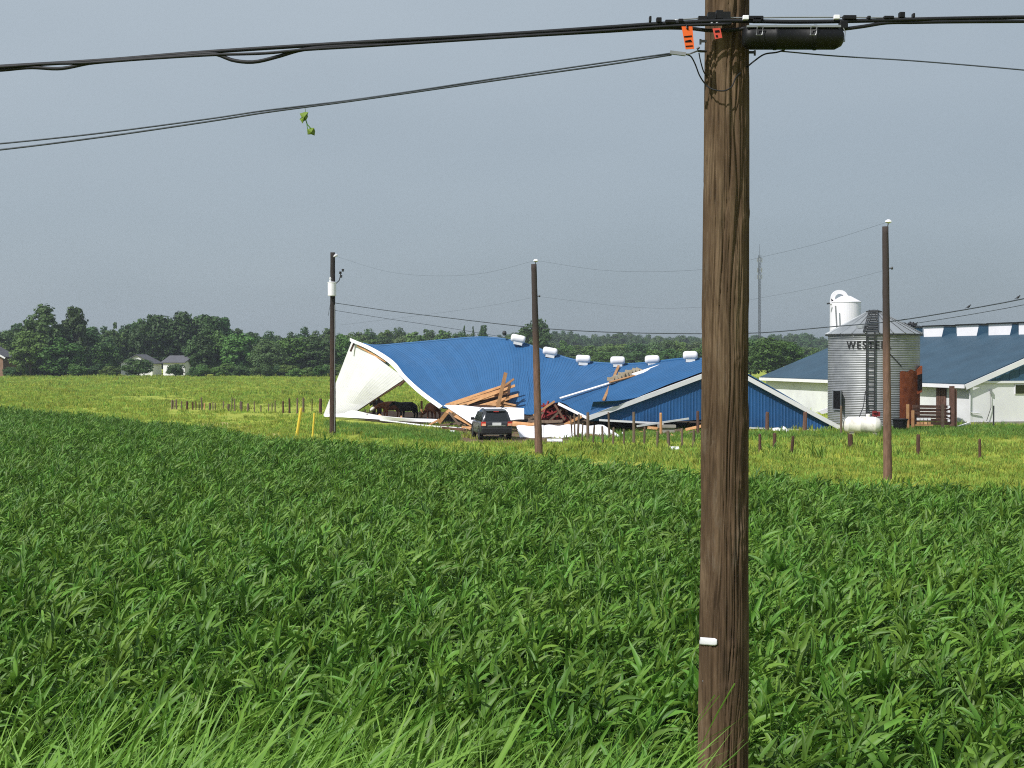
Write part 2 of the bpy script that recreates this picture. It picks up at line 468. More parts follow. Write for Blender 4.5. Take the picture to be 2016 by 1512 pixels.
# ------------------------------------------------------------------ corn
def leaf_strip(mb, base, az, el0, bend, length, width, seg=7, fold=0.25, sway=Vector((0, 0, 0)), twist=0.0, base_w=0.5, curl=0.0):
    p = Vector(base); el = el0; d = length / seg
    rows = []
    for i in range(seg + 1):
        t = i / seg
        dirv = (Vector((math.cos(az) * math.cos(el), math.sin(az) * math.cos(el), math.sin(el))) + sway * t).normalized()
        wd = width * (base_w + (1 - base_w) * min(1, t * 3.5)) * (1 - max(0, (t - 0.35) / 0.65) ** 1.8)
        side = dirv.cross(Vector((0, 0, 1)))
        if side.length < 1e-3: side = Vector((1, 0, 0))
        side.normalize(); nn = side.cross(dirv)
        tw = twist * t
        s2 = side * math.cos(tw) + nn * math.sin(tw)
        n2 = nn * math.cos(tw) - side * math.sin(tw)
        wob = 0.12 * width * math.sin(t * 11 + az * 3)
        rows.append((p - s2 * wd / 2 + n2 * (fold * wd + wob), p.copy(), p + s2 * wd / 2 + n2 * (fold * wd - wob)))
        p = p + dirv * d
        el -= bend / seg * (0.4 + 1.2 * t) + curl * math.sin(t * 6 + az * 5)
        az += twist * 0.15 / seg
    vs = [q for r_ in rows for q in r_]
    fs = []
    for i in range(seg):
        a, b = i * 3, (i + 1) * 3
        fs += [(a, a + 1, b + 1, b), (a + 1, a + 2, b + 2, b + 1)]
    mb.add(vs, fs)
def corn_plant(seed):
    r_ = random.Random(seed); mb = MB()
    H = 0.95
    lean = Vector((0.10 + r_.uniform(-.05, .1), r_.uniform(-.06, .06), 0))
    stalk = [Vector((0, 0, 0)) + lean * (t * t) + Vector((0, 0, H * t)) for t in (0, .3, .6, .85, 1)]
    mb.tube(stalk, [0.016, 0.015, 0.012, 0.009, 0.006], 5)
    az = r_.uniform(0, 6.28)
    n = 18
    for i in range(n):
        t = 0.12 + 0.86 * i / (n - 1)
        b = lean * (t * t) + Vector((0, 0, H * t))
        a = az + (i % 2) * math.pi + r_.uniform(-.95, .95)
        up = i / (n - 1)
        L_ = (0.34 + 0.33 * math.sin(math.pi * (0.25 + 0.62 * up))) * r_.uniform(.85, 1.1) * (0.72 if i >= n - 1 else 1)
        leaf_strip(mb, b, a, R(r_.uniform(45, 72) + 18 * up), R(r_.uniform(50, 165) - 45 * up), L_, r_.uniform(.041, .066) * (0.72 if i >= n - 1 else 1),
                   sway=Vector((0.75 * r_.uniform(.4, 1.3), r_.uniform(-.15, .25), -0.1)), twist=r_.uniform(-1.8, 1.8), fold=0.22, curl=r_.uniform(0, .22))
    return mb
edge_px = [(-400, 796), (-150, 801), (0, 808), (60, 812), (130, 815), (200, 822), (250, 828), (330, 836), (400, 842), (470, 856), (560, 866), (640, 872), (760, 880), (880, 890), (1000, 900), (1130, 908), (1250, 918), (1390, 932), (1500, 940), (1620, 951), (1746, 958), (1880, 964), (2016, 972), (2200, 984), (2500, 1000)]
edge_u = [((px - CX) / F, G(px, py, 1.12).y) for px, py in edge_px]
cp_pts = []
st = 0.25
yy = 9.6
while yy < 112:
    xlo, xhi = -0.375 * yy - 3.0, 0.375 * yy + 1.2
    xx = xlo
    while xx < xhi:
        x = xx + rnd.uniform(-.15, .15); y = yy + rnd.uniform(-.15, .15)
        if y < interp(edge_u, x / max(y, 1)):
            cp_pts.append((x, y))
        xx += st * (1.0 if yy < 45 else 1.15)
    yy += st * (1.0 if yy < 45 else 1.15)
NV = 9
lab_corn = 'young corn plant with arching wind swept leaves in the dense front rows'
protos = []
for k in range(NV):
    o = corn_plant(100 + k).build('corn_plant', M['corn'], local=True, smooth=True)
    tag(o, lab_corn, 'corn plant', 'corn plants in the front rows of the field')
    protos.append(o)
cp_pts.sort(key=lambda q: q[1])
def corn_size(x, y):
    return rnd.uniform(.84, 1.16) * (1.0 + 0.08 * noise.noise(Vector((x * .12, y * .12, 7)))) * (1 + 0.15 * max(0, noise.noise(Vector((x * .9, y * .9, 9.3)))) )
near, rest = [], []
for x, y in cp_pts:
    inview = abs(x) / y < 0.362 and y > 11.4
    if inview and len(near) < 300: near.append((x, y))
    else: rest.append((x, y))
for i, (x, y) in enumerate(near):
    o = protos[i] if i < NV else protos[rnd.randrange(NV)].copy()
    if i >= NV: col.objects.link(o)
    s = corn_size(x, y)
    o.location = (x, y, th(x, y) - .02); o.rotation_euler = (rnd.gauss(0, .10), rnd.gauss(.10, .10), rnd.gauss(0, .9)); o.scale = (s, s, s)
pts = []
for x, y in rest:
    s = corn_size(x, y)
    pts.append((x, y, th(x, y) - .02, rnd.gauss(0, .10), rnd.gauss(.10, .10), rnd.gauss(0, .9), s, rnd.randrange(NV)))
scatter('corn_field', pts, protos, M['corn'], 'dense green corn field filling the lower half of the view')
soilp = MB().grid(lambda x, y: Vector((x, y, th(x, y) + .012)), [-34, -25, -18, -12, -6, 0, 6, 12], [9.5, 10.5, 13, 16, 20, 25, 30, 35])
so = soilp.build('corn_soil', M['mud'], local=True); tag(so, 'dark bare soil under the corn plants', None, kind='structure')

# ------------------------------------------------------------------ meadow grass tufts and tall verge grass
def tuft(seed, n=13, h=0.2, spread=0.16):
    r_ = random.Random(seed); mb = MB()
    for i in range(n):
        a = r_.uniform(0, 6.28); b = Vector((r_.gauss(0, spread), r_.gauss(0, spread), 0))
        hh = h * r_.uniform(.5, 1.2); ln = Vector((r_.uniform(.0, .5), r_.uniform(-.3, .3), 0)) * hh
        s = Vector((math.cos(a), math.sin(a), 0)) * r_.uniform(.012, .026)
        m_ = b + ln * .3 + Vector((0, 0, hh * .6)); tp = b + ln + Vector((0, 0, hh * .95))
        mb.add([b - s, b + s, m_ + s * .8, m_ - s * .8, tp], [(0, 1, 2, 3), (3, 2, 4)])
    return mb
tufts = []
for k in range(5):
    o = tuft(40 + k, n=16 + k, h=0.10 + .035 * k).build('grass_tuft', M['meadow'], local=True)
    tag(o, 'tuft of yellow green meadow grass in the pasture', None, kind='stuff')
    tufts.append(o)
for o, (px, py) in zip(tufts, ((1600, 905), (1700, 915), (1850, 915), (1960, 925), (1300, 890))):
    p = G(px, py); o.location = (p.x, p.y, th(p.x, p.y))
gp = []
def blocked(x, y):
    px = CX + F * x / y
    py = HOR + 4.7 * F / y
    if 868 < px < 1118 and 841 < py < 874: return rnd.random() < 0.8
    if 330 < px < 640 and 797 < py < 822: return rnd.random() < .75
    if 655 < px < 1640 and py < 846 - 10 * (px < 900) and py > 812: return True
    return False
for _ in range(130000):
    y = 34 + 306 * rnd.random() ** 1.7
    x = rnd.uniform(-.40, .40) * y
    if y > 160 and x / y > .02 and rnd.random() < .8: continue
    if y < interp(edge_u, x / y) + 0.1 or blocked(x, y): continue
    dens = 0.55 + 0.9 * noise.noise(Vector((x * .15, y * .15, 1.7)))
    if rnd.random() > dens: continue
    s = rnd.uniform(.6, 1.25) * (1.0 + 0.9 * max(0, noise.noise(Vector((x * .22, y * .22, 5.5))))) * (1 + max(0, y - 60) / 420)
    rank = max(0, noise.noise(Vector((x * .035, y * .10, 8.5))) - .18)
    s *= 1 + 1.6 * rank
    gp.append((x, y, th(x, y) - .01, 0, 0, rnd.uniform(0, 6.28), s, rnd.randrange(5)))
scatter('meadow_grass', gp, tufts, M['meadow'], 'uneven yellow green pasture grass behind the corn')

rank = []
for k in range(3):
    o = tuft(70 + k, n=20, h=.30 + .06 * k).build('rank_grass_tuft', M['weed'], local=True)
    tag(o, 'tuft of rank green grass by the barns', None, kind='stuff'); rank.append(o)
for o, (px, py) in zip(rank, ((1900, 848), (1980, 850), (720, 842))):
    p = G(px, py); o.location = (p.x, p.y, th(p.x, p.y))
rp_ = []
for _ in range(5200):
    if rnd.random() < .55:
        px = rnd.uniform(1690, 2060); py = 850 + rnd.gauss(0, 4.5)
    elif rnd.random() < .65:
        px = rnd.uniform(640, 900); py = interp([(640, 832), (900, 856)], px) + abs(rnd.gauss(0, 9))
    else:
        px = rnd.uniform(1130, 1660); py = 860 + rnd.gauss(0, 5)
    if py < 838 and px > 900: continue
    p = G(px, py); rp_.append((p.x, p.y, th(p.x, p.y) - .01, 0, 0, rnd.uniform(0, 6.28), rnd.uniform(.5, 1.0), rnd.randrange(3)))
scatter('rank_grass', rp_, rank, M['weed'], 'ranker green grass along the foot of the barns')

mb = MB()
tip_row = [(-200, 1350), (0, 1395), (150, 1380), (300, 1375), (450, 1400), (600, 1400), (760, 1390), (900, 1450), (1060, 1440), (1180, 1450), (1300, 1530), (1400, 1600), (2200, 1640)]
r_ = random.Random(5)
def blade(mb, x, y, H, az=None, wd=None, bend=None, el=None):
    az = az if az is not None else r_.gauss(0.25, 1.0)
    el = el if el is not None else R(r_.uniform(48, 84))
    wd = wd or r_.choice((.006, .008, .010, .013, .017, .022)) * r_.uniform(.8, 1.2)
    leaf_strip(mb, (x, y, th(x, y) - .02), az, el, bend if bend is not None else R(r_.uniform(20, 130)), H, wd, seg=8, fold=0.18,
               sway=Vector((r_.uniform(.0, .55), r_.uniform(-.1, .2), 0)), twist=r_.uniform(-.9, .9), base_w=0.55)
nb_ = 0
while nb_ < 3600:
    y = r_.uniform(3.4, 6.6); x = r_.uniform(-.42, .40) * y
    px = CX + F * x / y
    tipz = W(px, interp(tip_row, px) + 20, y).z
    H = (tipz - th(x, y)) * r_.uniform(.45, 1.15) / 0.86
    if px > 1320 and r_.random() > .35: continue
    if H < .2: continue
    blade(mb, x, y, min(H, 2.2)); nb_ += 1
# the few broad, tall blades that stand clear
for (px, py, base_px, d, wd, az) in ((805, 1300, 705, 4.5, .021, .3), (762, 1290, 700, 4.4, .017, .5), (610, 1340, 560, 4.4, .018, .8), (375, 1385, 330, 4.3, .032, 1.2),
                                     (215, 1345, 130, 4.2, .018, .4), (90, 1385, 20, 4.1, .020, .3), (860, 1425, 700, 4.4, .018, .1), (260, 1425, 160, 4.1, .016, .1),
                                     (1060, 1395, 1010, 4.4, .012, .6), (1190, 1440, 1120, 4.4, .014, .4), (450, 1340, 400, 4.5, .014, .7), (590, 1330, 520, 4.6, .012, .6)):
    tip = W(px, py, d); x0 = W(base_px, py, d).x
    z0 = th(x0, d); dx = tip.x - x0; hz = tip.z - z0
    ln = math.hypot(dx, hz) * 1.04
    leaf_strip(mb, (x0, d, z0), 0.0 if dx > 0 else math.pi, math.atan2(hz, abs(dx)) + .22, R(26), ln, wd, seg=10, fold=0.2, twist=.5 * az, base_w=0.5)
for k in range(70):
    px = r_.uniform(-60, 1230) if k % 3 else r_.uniform(-60, 620)
    d = r_.uniform(3.7, 4.9); x0 = W(px, HOR, d).x; z0 = th(x0, d)
    tz = W(px, interp(tip_row, px) + r_.uniform(-45, 45), d).z
    hz_ = tz - z0; dx = hz_ * r_.uniform(.1, .8)
    leaf_strip(mb, (x0, d, z0), r_.uniform(-.5, .5), math.atan2(hz_, dx) + .2, R(r_.uniform(15, 70)), math.hypot(hz_, dx) * 1.08, r_.uniform(.012, .028), seg=10, fold=.2, twist=r_.uniform(-.8, .8), base_w=.5)
tg = mb.build('tall_grass', M['tallgrass'], local=True, smooth=True)
tag(tg, 'tall bright green grass blades on the verge in front of the corn', None, kind='stuff')

# ------------------------------------------------------------------ trees
def leaf_cloud(mb, r_, c, rad, n, size, squash=0.8):
    for _ in range(n):
        while True:
            d = Vector((r_.gauss(0, 1), r_.gauss(0, 1), r_.gauss(0, 1)))
            if d.length > 1e-3: break
        d.normalize()
        if d.z < -0.55 and r_.random() < .7: d.z *= -1
        p = c + Vector((d.x * rad, d.y * rad, d.z * rad * squash)) * r_.uniform(.55, 1.22)
        nrm = (d + Vector((r_.gauss(0, .45), r_.gauss(0, .45), r_.gauss(0.15, .45)))).normalized()
        a = nrm.cross(Vector((0, 0, 1)))
        if a.length < 1e-3: a = Vector((1, 0, 0))
        a.normalize(); b = nrm.cross(a)
        t = r_.uniform(0, 6.28); a, b = a * math.cos(t) + b * math.sin(t), b * math.cos(t) - a * math.sin(t)
        s = size * r_.uniform(.6, 1.3)
        mb.add([p - a * s - b * s * .3, p + a * s * .2 - b * s * .75, p + a * s, p + b * s * .7], [(0, 1, 2, 3)])
def tree_mesh(seed, form):
    """unit tree: height 1, crown half width about 0.36"""
    r_ = random.Random(seed); cr = MB(); tr = MB()
    th_ = {'round': .22, 'tall': .16, 'willow': .12, 'conifer': .08, 'bush': .02, 'ragged': .12}[form]
    lean = r_.uniform(-.03, .03)
    tr.tube([(0, 0, -.01), (lean * .4, 0, th_), (lean, 0, .5), (lean * 1.2, 0, .8)], [.026, .02, .013, .004], 7)
    blobs = []
    if form == 'conifer':
        for i in range(13):
            t = i / 12; z = .12 + .84 * t; rr = .27 * (1 - t) ** .8 + .02
            for k in range(max(1, int(6 * (1 - t)) + 1)):
                a = r_.uniform(0, 6.28)
                blobs.append((Vector((math.cos(a) * rr * .6, math.sin(a) * rr * .6, z + r_.uniform(-.02, .02))), .035 + rr * .33))
    else:
        n = {'round': 50, 'tall': 52, 'willow': 46, 'bush': 26, 'ragged': 70}[form]
        for i in range(n):
            while True:
                p = Vector((r_.uniform(-1, 1), r_.uniform(-1, 1), r_.uniform(-1, 1)))
                if .35 < p.length < 1: break
            if form == 'round': c, e, br = .52, (.31, .31, .42), r_.uniform(.07, .135)
            elif form == 'tall': c, e, br = .52, (.23, .23, .44), r_.uniform(.055, .11)
            elif form == 'willow': c, e, br = .50, (.38, .36, .42), r_.uniform(.08, .15)
            elif form == 'ragged': c, e, br = .52, (.25, .25, .46), r_.uniform(.045, .10)
            else: c, e, br = .45, (.55, .45, .40), r_.uniform(.14, .24)
            q = Vector((p.x * e[0], p.y * e[1], c + p.z * e[2]))
            if form == 'tall': q.x *= 1 - .5 * max(0, p.z); q.y *= 1 - .5 * max(0, p.z)
            blobs.append((q, br))
    top = max(q.z + br * .8 for q, br in blobs)
    for q, br in blobs:
        q.z *= 1 / top
        leaf_cloud(cr, r_, q, br, 30 + int(700 * br), .026 if form != 'bush' else .045)
        if form != 'conifer' and r_.random() < .5 and q.z > th_ + .1:
            z0 = r_.uniform(th_, q.z * .8)
            tr.tube([(lean * z0, 0, z0), tuple((Vector((lean * z0, 0, z0)) + q) / 2 + Vector((0, 0, .02))), tuple(q)], [.010, .007, .003], 5)
    return cr, tr
forms = {}
for form, n in (('round', 5), ('tall', 4), ('willow', 2), ('conifer', 3), ('bush', 3), ('ragged', 3)):
    forms[form] = []
    for k in range(n):
        cr, tr = tree_mesh(hash((len(form), k)) % 999 + 17 * k, form)
        def mk(b, nm, sm):
            me = bpy.data.meshes.new(nm); me.from_pydata([tuple(v) for v in b.v], [], b.f)
            if sm: me.polygons.foreach_set('use_smooth', [True] * len(me.polygons))
            return me
        forms[form].append((mk(cr, 'crown', False), mk(tr, 'trunk', True)))
crown_cache = {}
def tree(px, d, top_y, wpx, form, m, label, group=None, k=None, name='tree'):
    p = W(px, HOR, d); p.z = th(p.x, d)
    H = (W(px, top_y, d).z - p.z) * 1.05
    wd = wpx * d / F
    hw = {'round': .39, 'tall': .29, 'willow': .48, 'conifer': .24, 'bush': .70, 'ragged': .31}[form] * 2
    root = empty(name, p, label, 'bush' if name == 'bush' else 'tree', group, rz=rnd.uniform(0, 6.28))
    k = rnd.randrange(len(forms[form])) if k is None else k
    key = (form, k, m)
    if key not in crown_cache:
        a = forms[form][k][0].copy(); a.materials.append(M[m])
        b = forms[form][k][1].copy(); b.materials.append(M['bark'])
        crown_cache[key] = (a, b)
    for nm, me in zip(('crown', 'trunk'), crown_cache[key]):
        o = bpy.data.objects.new(nm, me); col.objects.link(o); o.parent = root
        s = wd / hw
        o.scale = (s, s, H)
    return root

# trees and bushes one can single out
tree(86, 332, 607, 105, 'ragged', 'crown_dark', 'tall ragged dark tree rising above the far field edge', k=0)
tree(146, 335, 610, 62, 'tall', 'crown_dark', 'tall narrow pointed tree next to the ragged giant', k=1)
tree(60, 326, 655, 90, 'round', 'crown_mid', 'leafy green tree under the ragged giant beside the brick house')
tree(120, 326, 668, 95, 'round', 'crown_mid', 'low spreading green tree below the narrow pointed tree')
tree(172, 352, 650, 90, 'round', 'crown_dark', 'rounded dark tree between the pointed tree and the white gabled house')
tree(203, 352, 676, 80, 'willow', 'crown_mid', 'low green tree just before the white gabled house')
tree(14, 352, 655, 70, 'round', 'crown_dark', 'dark tree behind the brick house at the field edge')
tree(226, 372, 640, 34, 'conifer', 'crown_dark', 'slim dark conifer above the white gabled house', k=0)
tree(252, 375, 645, 36, 'conifer', 'crown_dark', 'shorter dark conifer beside the slim one above the white house', k=1)
tree(300, 372, 626, 95, 'round', 'crown_dark', 'big dark tree behind the white gabled house')
tree(350, 374, 620, 105, 'round', 'crown_dark', 'highest broad dark tree behind the garage roof')
tree(405, 376, 626, 90, 'round', 'crown_dark', 'dark tree behind the pale maple')
tree(440, 378, 630, 60, 'tall', 'crown_dark', 'narrow dark tree at the end of the tall grove')
tree(383, 342, 665, 46, 'tall', 'crown_dark', 'dark narrow tree beside the white garage')
tree(425, 346, 655, 74, 'round', 'crown_mid', 'bright green maple beside the dark narrow tree')
tree(470, 344, 660, 84, 'round', 'crown_mid', 'green tree between the maple and the grey willow')
tree(522, 338, 671, 92, 'willow', 'crown_light', 'rounded pale grey green willow at the field edge', k=0)
tree(575, 350, 668, 80, 'round', 'crown_mid', 'green tree to the barn side of the pale willow')
tree(622, 352, 664, 76, 'round', 'crown_dark', 'dark green tree behind the pole with the transformer')
tree(672, 356, 662, 66, 'round', 'crown_mid', 'green tree beside the white barn gable')
tree(1052, 420, 632, 82, 'round', 'crown_dark', 'big dark tree towering over the barn ridge vents', k=2)
tree(914, 430, 646, 14, 'conifer', 'crown_dark', 'first small pointed conifer over the blue roof crest')
tree(931, 432, 647, 14, 'conifer', 'crown_dark', 'second small pointed conifer over the blue roof crest')
tree(952, 428, 644, 26, 'tall', 'crown_dark', 'small dark oval tree over the blue roof crest')
tree(1512, 300, 668, 95, 'round', 'crown_mid', 'large leafy tree seen between the near pole and the slate barn', k=1)
tree(1556, 305, 676, 72, 'round', 'crown_mid', 'smaller leafy tree nearest the slate roof edge', k=3)
tree(1478, 306, 672, 70, 'round', 'crown_dark', 'leafy tree just peeking out beside the near pole', k=4)
tree(272, 326, 708, 78, 'bush', 'crown_dark', 'wide dark hedge bush before the white gabled house', name='bush')
tree(345, 327, 718, 44, 'bush', 'crown_dark', 'small dark bush before the white garage', name='bush')
tree(215, 324, 722, 60, 'bush', 'crown_mid', 'low green bush at the field edge before the grove', name='bush')
labC = 'low green bush in the hedge at the foot of the far trees'
px = 20
while px < 690:
    if not 232 < px < 372:
        tree(px, 326 + rnd.uniform(-3, 6), rnd.uniform(714, 726), rnd.uniform(34, 60), 'bush', rnd.choice(['crown_mid', 'crown_dark']), labC, 'bushes in the hedge at the foot of the far trees', name='bush')
    px += rnd.uniform(15, 26)
# rows of look-alike trees behind
outline = [(-60, 655), (20, 652), (40, 640), (170, 640), (230, 648), (262, 640), (285, 628), (340, 624), (440, 632), (460, 650), (520, 657), (600, 650), (660, 654), (740, 652), (760, 649), (830, 654), (880, 656), (940, 664),
           (1000, 668), (1100, 676), (1180, 682), (1250, 674), (1390, 674), (1480, 674), (1530, 668), (1590, 684), (1632, 690), (1750, 695)]
labA = 'one of the many leafy trees massed along the far field edge'
grpA = 'leafy trees massed along the far field edge'
for d, drop, step in ((352, 26, 30), (392, 12, 27), (440, 2, 24)):
    px = -40 + rnd.uniform(0, 20)
    while px < 660:
        ty = interp(outline, px) + drop + rnd.uniform(-5, 9)
        if not (d < 380 and 228 < px < 385):
            form = rnd.choice(['round', 'round', 'tall', 'round', 'ragged'])
            tree(px, d + rnd.uniform(-10, 10), ty, rnd.uniform(48, 74) * (350 / d) ** .5, form, rnd.choice(['crown_dark', 'crown_mid', 'crown_dark', 'crown_dark']), labA, grpA)
        px += step * rnd.uniform(.8, 1.25)
labB = 'one of the leafy trees in the wood behind the collapsed barn'
grpB = 'leafy trees in the wood behind the collapsed barn'
for d, drop, step in ((430, 14, 30), (500, 0, 26)):
    px = 668
    while px < 1640:
        ty = interp(outline, px) + drop + rnd.uniform(-4, 6)
        if not (1410 < px < 1455):
            tree(px, d + rnd.uniform(-12, 12), ty, rnd.uniform(44, 66), rnd.choice(['round', 'round', 'willow', 'tall']), rnd.choice(['crown_mid', 'crown_mid', 'crown_dark', 'crown_light'] if px > 740 else ['crown_dark', 'crown_mid']), labB, grpB)
        px += step * rnd.uniform(.85, 1.25)
# far wood on the rise: reads as one mass
ridge_y = [(560, 690), (900, 676), (1040, 652), (1090, 651), (1150, 659), (1240, 657), (1300, 662), (1390, 664), (1500, 661), (1560, 656), (1620, 665), (1700, 668), (2000, 672), (2400, 676)]
src = []
for k in range(3):
    me = forms['round'][k][0].copy(); me.materials.append(M['crown_dark'])
    o = bpy.data.objects.new('far_tree_clump', me); col.objects.link(o)
    s = 19.0; px = (1120, 1340, 1590)[k]; d = 905
    p = W(px, HOR, d); o.location = (p.x, d, W(px, interp(ridge_y, px), d).z - s * .95); o.scale = (s, s, s)
    tag(o, 'clump of the hazy far wood on the horizon', None, kind='stuff'); src.append(o)
fp = []
for d in (880, 930, 1000):
    px = 700
    while px < 2300:
        s = rnd.uniform(14, 22)
        p = W(px, HOR, d); zt = W(px, interp(ridge_y, px) + (8 if d < 900 else 3 if d < 950 else 0) + rnd.uniform(-2, 3), d).z
        fp.append((p.x, d + rnd.uniform(-15, 15), zt - s * .97, 0, 0, rnd.uniform(0, 6.28), s, rnd.randrange(3)))
        fp.append((p.x + rnd.uniform(-5, 5), d - 12, zt - s * 1.4, 0, 0, rnd.uniform(0, 6.28), s, rnd.randrange(3)))
        px += rnd.uniform(14, 24)
scatter('far_wood', fp, src, M['crown_dark'], 'hazy wooded rise along the horizon behind the barns')
hl = MB().grid(lambda a, t: Vector((a, lerp(870, 1400, t), lerp(-2, 12, t))), list(range(-100, 520, 30)), [0, .3, .6, 1])
ho = hl.build('hill', M['ground'], local=True, smooth=True); tag(ho, 'low grassy rise under the far wood', None, kind='structure')

# ------------------------------------------------------------------ haze
hb = MB().box((0, 720, 24), (2300, 1600, 56))
hm = bpy.data.materials.new('haze'); hm.use_nodes = True
hn = hm.node_tree.nodes; hn.remove(hn['Principled BSDF'])
pv = hn.new('ShaderNodeVolumePrincipled'); pv.inputs['Density'].default_value = 0.00022; pv.inputs['Color'].default_value = (0.80, 0.88, 1.0, 1); pv.inputs['Anisotropy'].default_value = 0.2
hm.node_tree.links.new(pv.outputs[0], hn['Material Output'].inputs['Volume'])
ho_ = hb.build('haze', hm, local=True); tag(ho_, 'thin pale haze over the far fields and woods', None, kind='stuff')

# ------------------------------------------------------------------ far houses
def gable_house(name, a, b, depth_, eave, ridge, wallm, roofm, label, win=(), front_gable=False):
    """a, b: front corners on the ground; the house runs depth_ back from them"""
    a, b = Vector(a), Vector(b); ax = (b - a).normalized(); bk = Vector((-ax.y, ax.x, 0))
    if bk.y < 0: bk = -bk
    root = empty(name, ((a + b) / 2 + bk * depth_ / 2).xyz, label, 'house')
    ln = (b - a).length; up = Vector((0, 0, 1))
    w_ = MB()
    c = [a, b, b + bk * depth_, a + bk * depth_]
    if front_gable:
        mid = a.lerp(b, .5)
        w_.prism([a, b, b + up * eave, mid + up * ridge, a + up * eave], bk * depth_)
        w_.build('wall', wallm, root)
        for k, (e0, s_) in enumerate(((a, -1), (b, 1))):
            lo = e0 + ax * s_ * .4 + up * (eave - .4 * (ridge - eave) / (ln / 2)); hi = mid + up * (ridge + .02)
            p = [lo - bk * .4 + up * .05, hi - bk * .4 + up * .05, hi + bk * (depth_ + .4) + up * .05, lo + bk * (depth_ + .4) + up * .05]
            MB().prism(p, up * .18).build('roof', roofm, root)
    else:
        g1, g2 = a.lerp(c[3], .5), b.lerp(c[2], .5)
        w_.prism([a, a + up * eave, g1 + up * ridge, c[3] + up * eave, c[3]], ax * ln)
        w_.build('wall', wallm, root)
        for s_, e0, e1 in ((-1, a, b), (1, c[3], c[2])):
            dr = .5 * (ridge - eave) / (depth_ / 2)
            lo0, lo1 = e0 + bk * s_ * .5 - ax * .4 + up * (eave - dr), e1 + bk * s_ * .5 + ax * .4 + up * (eave - dr)
            hi0, hi1 = g1 - ax * .4 + up * ridge, g2 + ax * .4 + up * ridge
            MB().prism([p + up * .05 for p in (lo0, lo1, hi1, hi0)], up * .18).build('roof', roofm, root)
    for (t, z, ww, hh) in win:
        p = a + ax * ln * t - bk * .04 + up * z
        fr = MB().bar(p - ax * (ww / 2 + .08), p + ax * (ww / 2 + .08), .06, hh + .16).build('window', M['white2'], root)
        MB().bar(p - ax * ww / 2 - bk * .035, p + ax * ww / 2 - bk * .035, .03, hh).build('pane', M['glass'], fr)
    return root
d = 344
gable_house('house', (W(238, HOR, d).x, d, 0), (W(300, HOR, d).x, d, 0), 9, 3.0, 5.0, M['white'], M['shingle'], 'white gabled house half hidden behind the dark hedge bush', win=((.3, 1.8, 1.2, 1.1), (.7, 1.8, 1.2, 1.1)), front_gable=True)
gable_house('garage', (W(321, HOR, 340).x, 340, 0), (W(367, HOR, 340).x, 338, 0), 7, 3.3, 4.75, M['white'], M['shingle'], 'white garage with grey shingled roof beside the gabled house', win=((.3, 1.6, 1.0, .9),))
gable_house('house', (W(-84, HOR, 330).x, 330, 0), (W(6, HOR, 330).x, 330, 0), 9, 4.6, 7.6, M['brick'], M['shingle'], 'brown brick house with white trimmed gable beside the ragged tree', win=((.55, 2.2, 1.2, 1.3), (.85, 2.2, .9, 1.3)), front_gable=True)
hr = bpy.data.objects.get('house.001')
pa, pb = Vector((W(-39, HOR, 329.3).x, 329.3, 7.6)), Vector((W(10, HOR, 329.3).x, 329.3, 4.3))
MB().bar(pa, pb, .2, .35).build('rake_trim', M['white'], hr)

# ------------------------------------------------------------------ lattice mast
p = W(1495, HOR, 520); root = empty('radio_mast', (p.x, 520, 0), 'thin lattice radio mast far beyond the barns', 'mast')
top = W(1495, 486, 520).z
mb = MB()
legs = [Vector((p.x + .5 * math.cos(a), 520 + .5 * math.sin(a), 0)) for a in (.3, 2.4, 4.5)]
for q in legs: mb.tube([q, q + Vector((0, 0, top - 3))], .085, 5)
z = 1.0
while z < top - 4:
    for i in range(3): mb.tube([legs[i] + Vector((0, 0, z)), legs[(i + 1) % 3] + Vector((0, 0, z + 1.1))], .035, 4)
    z += 1.1
mb.build('lattice', M['darksteel'], root)
MB().tube([(p.x, 520, top - 3), (p.x, 520, top + 1)], .06, 5).build('spire', M['darksteel'], root)
for zz, n_ in ((W(0, 512, 520).z, 3), (W(0, 532, 520).z, 4), (W(0, 545, 520).z, 3)):
    for k in range(n_):
        a = k * 6.28 / n_ + .4
        q = Vector((p.x + .95 * math.cos(a), 520 + .95 * math.sin(a), zz))
        MB().box(q, (.28, .28, 1.6)).bar(q, (p.x, 520, zz), .07, .07).build('antenna', M['steel'], root)

# ------------------------------------------------------------------ slate roofed barn
A = Vector((31.3, 96.0, 0)); ba = Vector((-0.248, 0.969, 0)); bb = Vector((0.969, 0.248, 0)); up = Vector((0, 0, 1))
LEN, HWD, EV, RG = 33.0, 9.0, 3.0, 6.5
barn = empty('slate_roofed_barn', A + ba * LEN / 2 + bb * HWD, 'white walled farm barn with slate blue roof and ridge cupolas', 'barn')
ov = 0.55
def slope_pt(u, v, side=1):          # u along the barn, v from eave (0) to ridge (1)
    h = lerp(-ov, HWD, v) if side == 1 else lerp(2 * HWD + ov, HWD, v)
    drop = ov * (RG - EV) / HWD
    return A + ba * (u * (LEN + .3) - .15) + bb * h + up * lerp(EV - drop, RG, v)
nrm = (bb * -(RG - EV) + up * HWD).normalized()
npan = 37
for side in (1, 2):
    n_ = nrm if side == 1 else Vector((-nrm.x, -nrm.y, nrm.z))
    roof = MB().grid(lambda u, v: slope_pt(u, v, side), [0, 1], [0, 1]).build('roof', M['slate'], barn, solid=.08)
    if side == 1:
        for i in range(npan):
            u0, u1 = i / npan, (i + 1) / npan
            def fn(a, v):
                lift = .03 if a in (.0, .5) else 0.004
                if a in (.03, .53): lift = .03
                return slope_pt(lerp(u0, u1, a), v, 1) + nrm * lift
            MB().grid(fn, [0, .03, .06, .47, .5, .53, .56, 1], [0, 1]).build('roof_panel', M['slate'], roof)
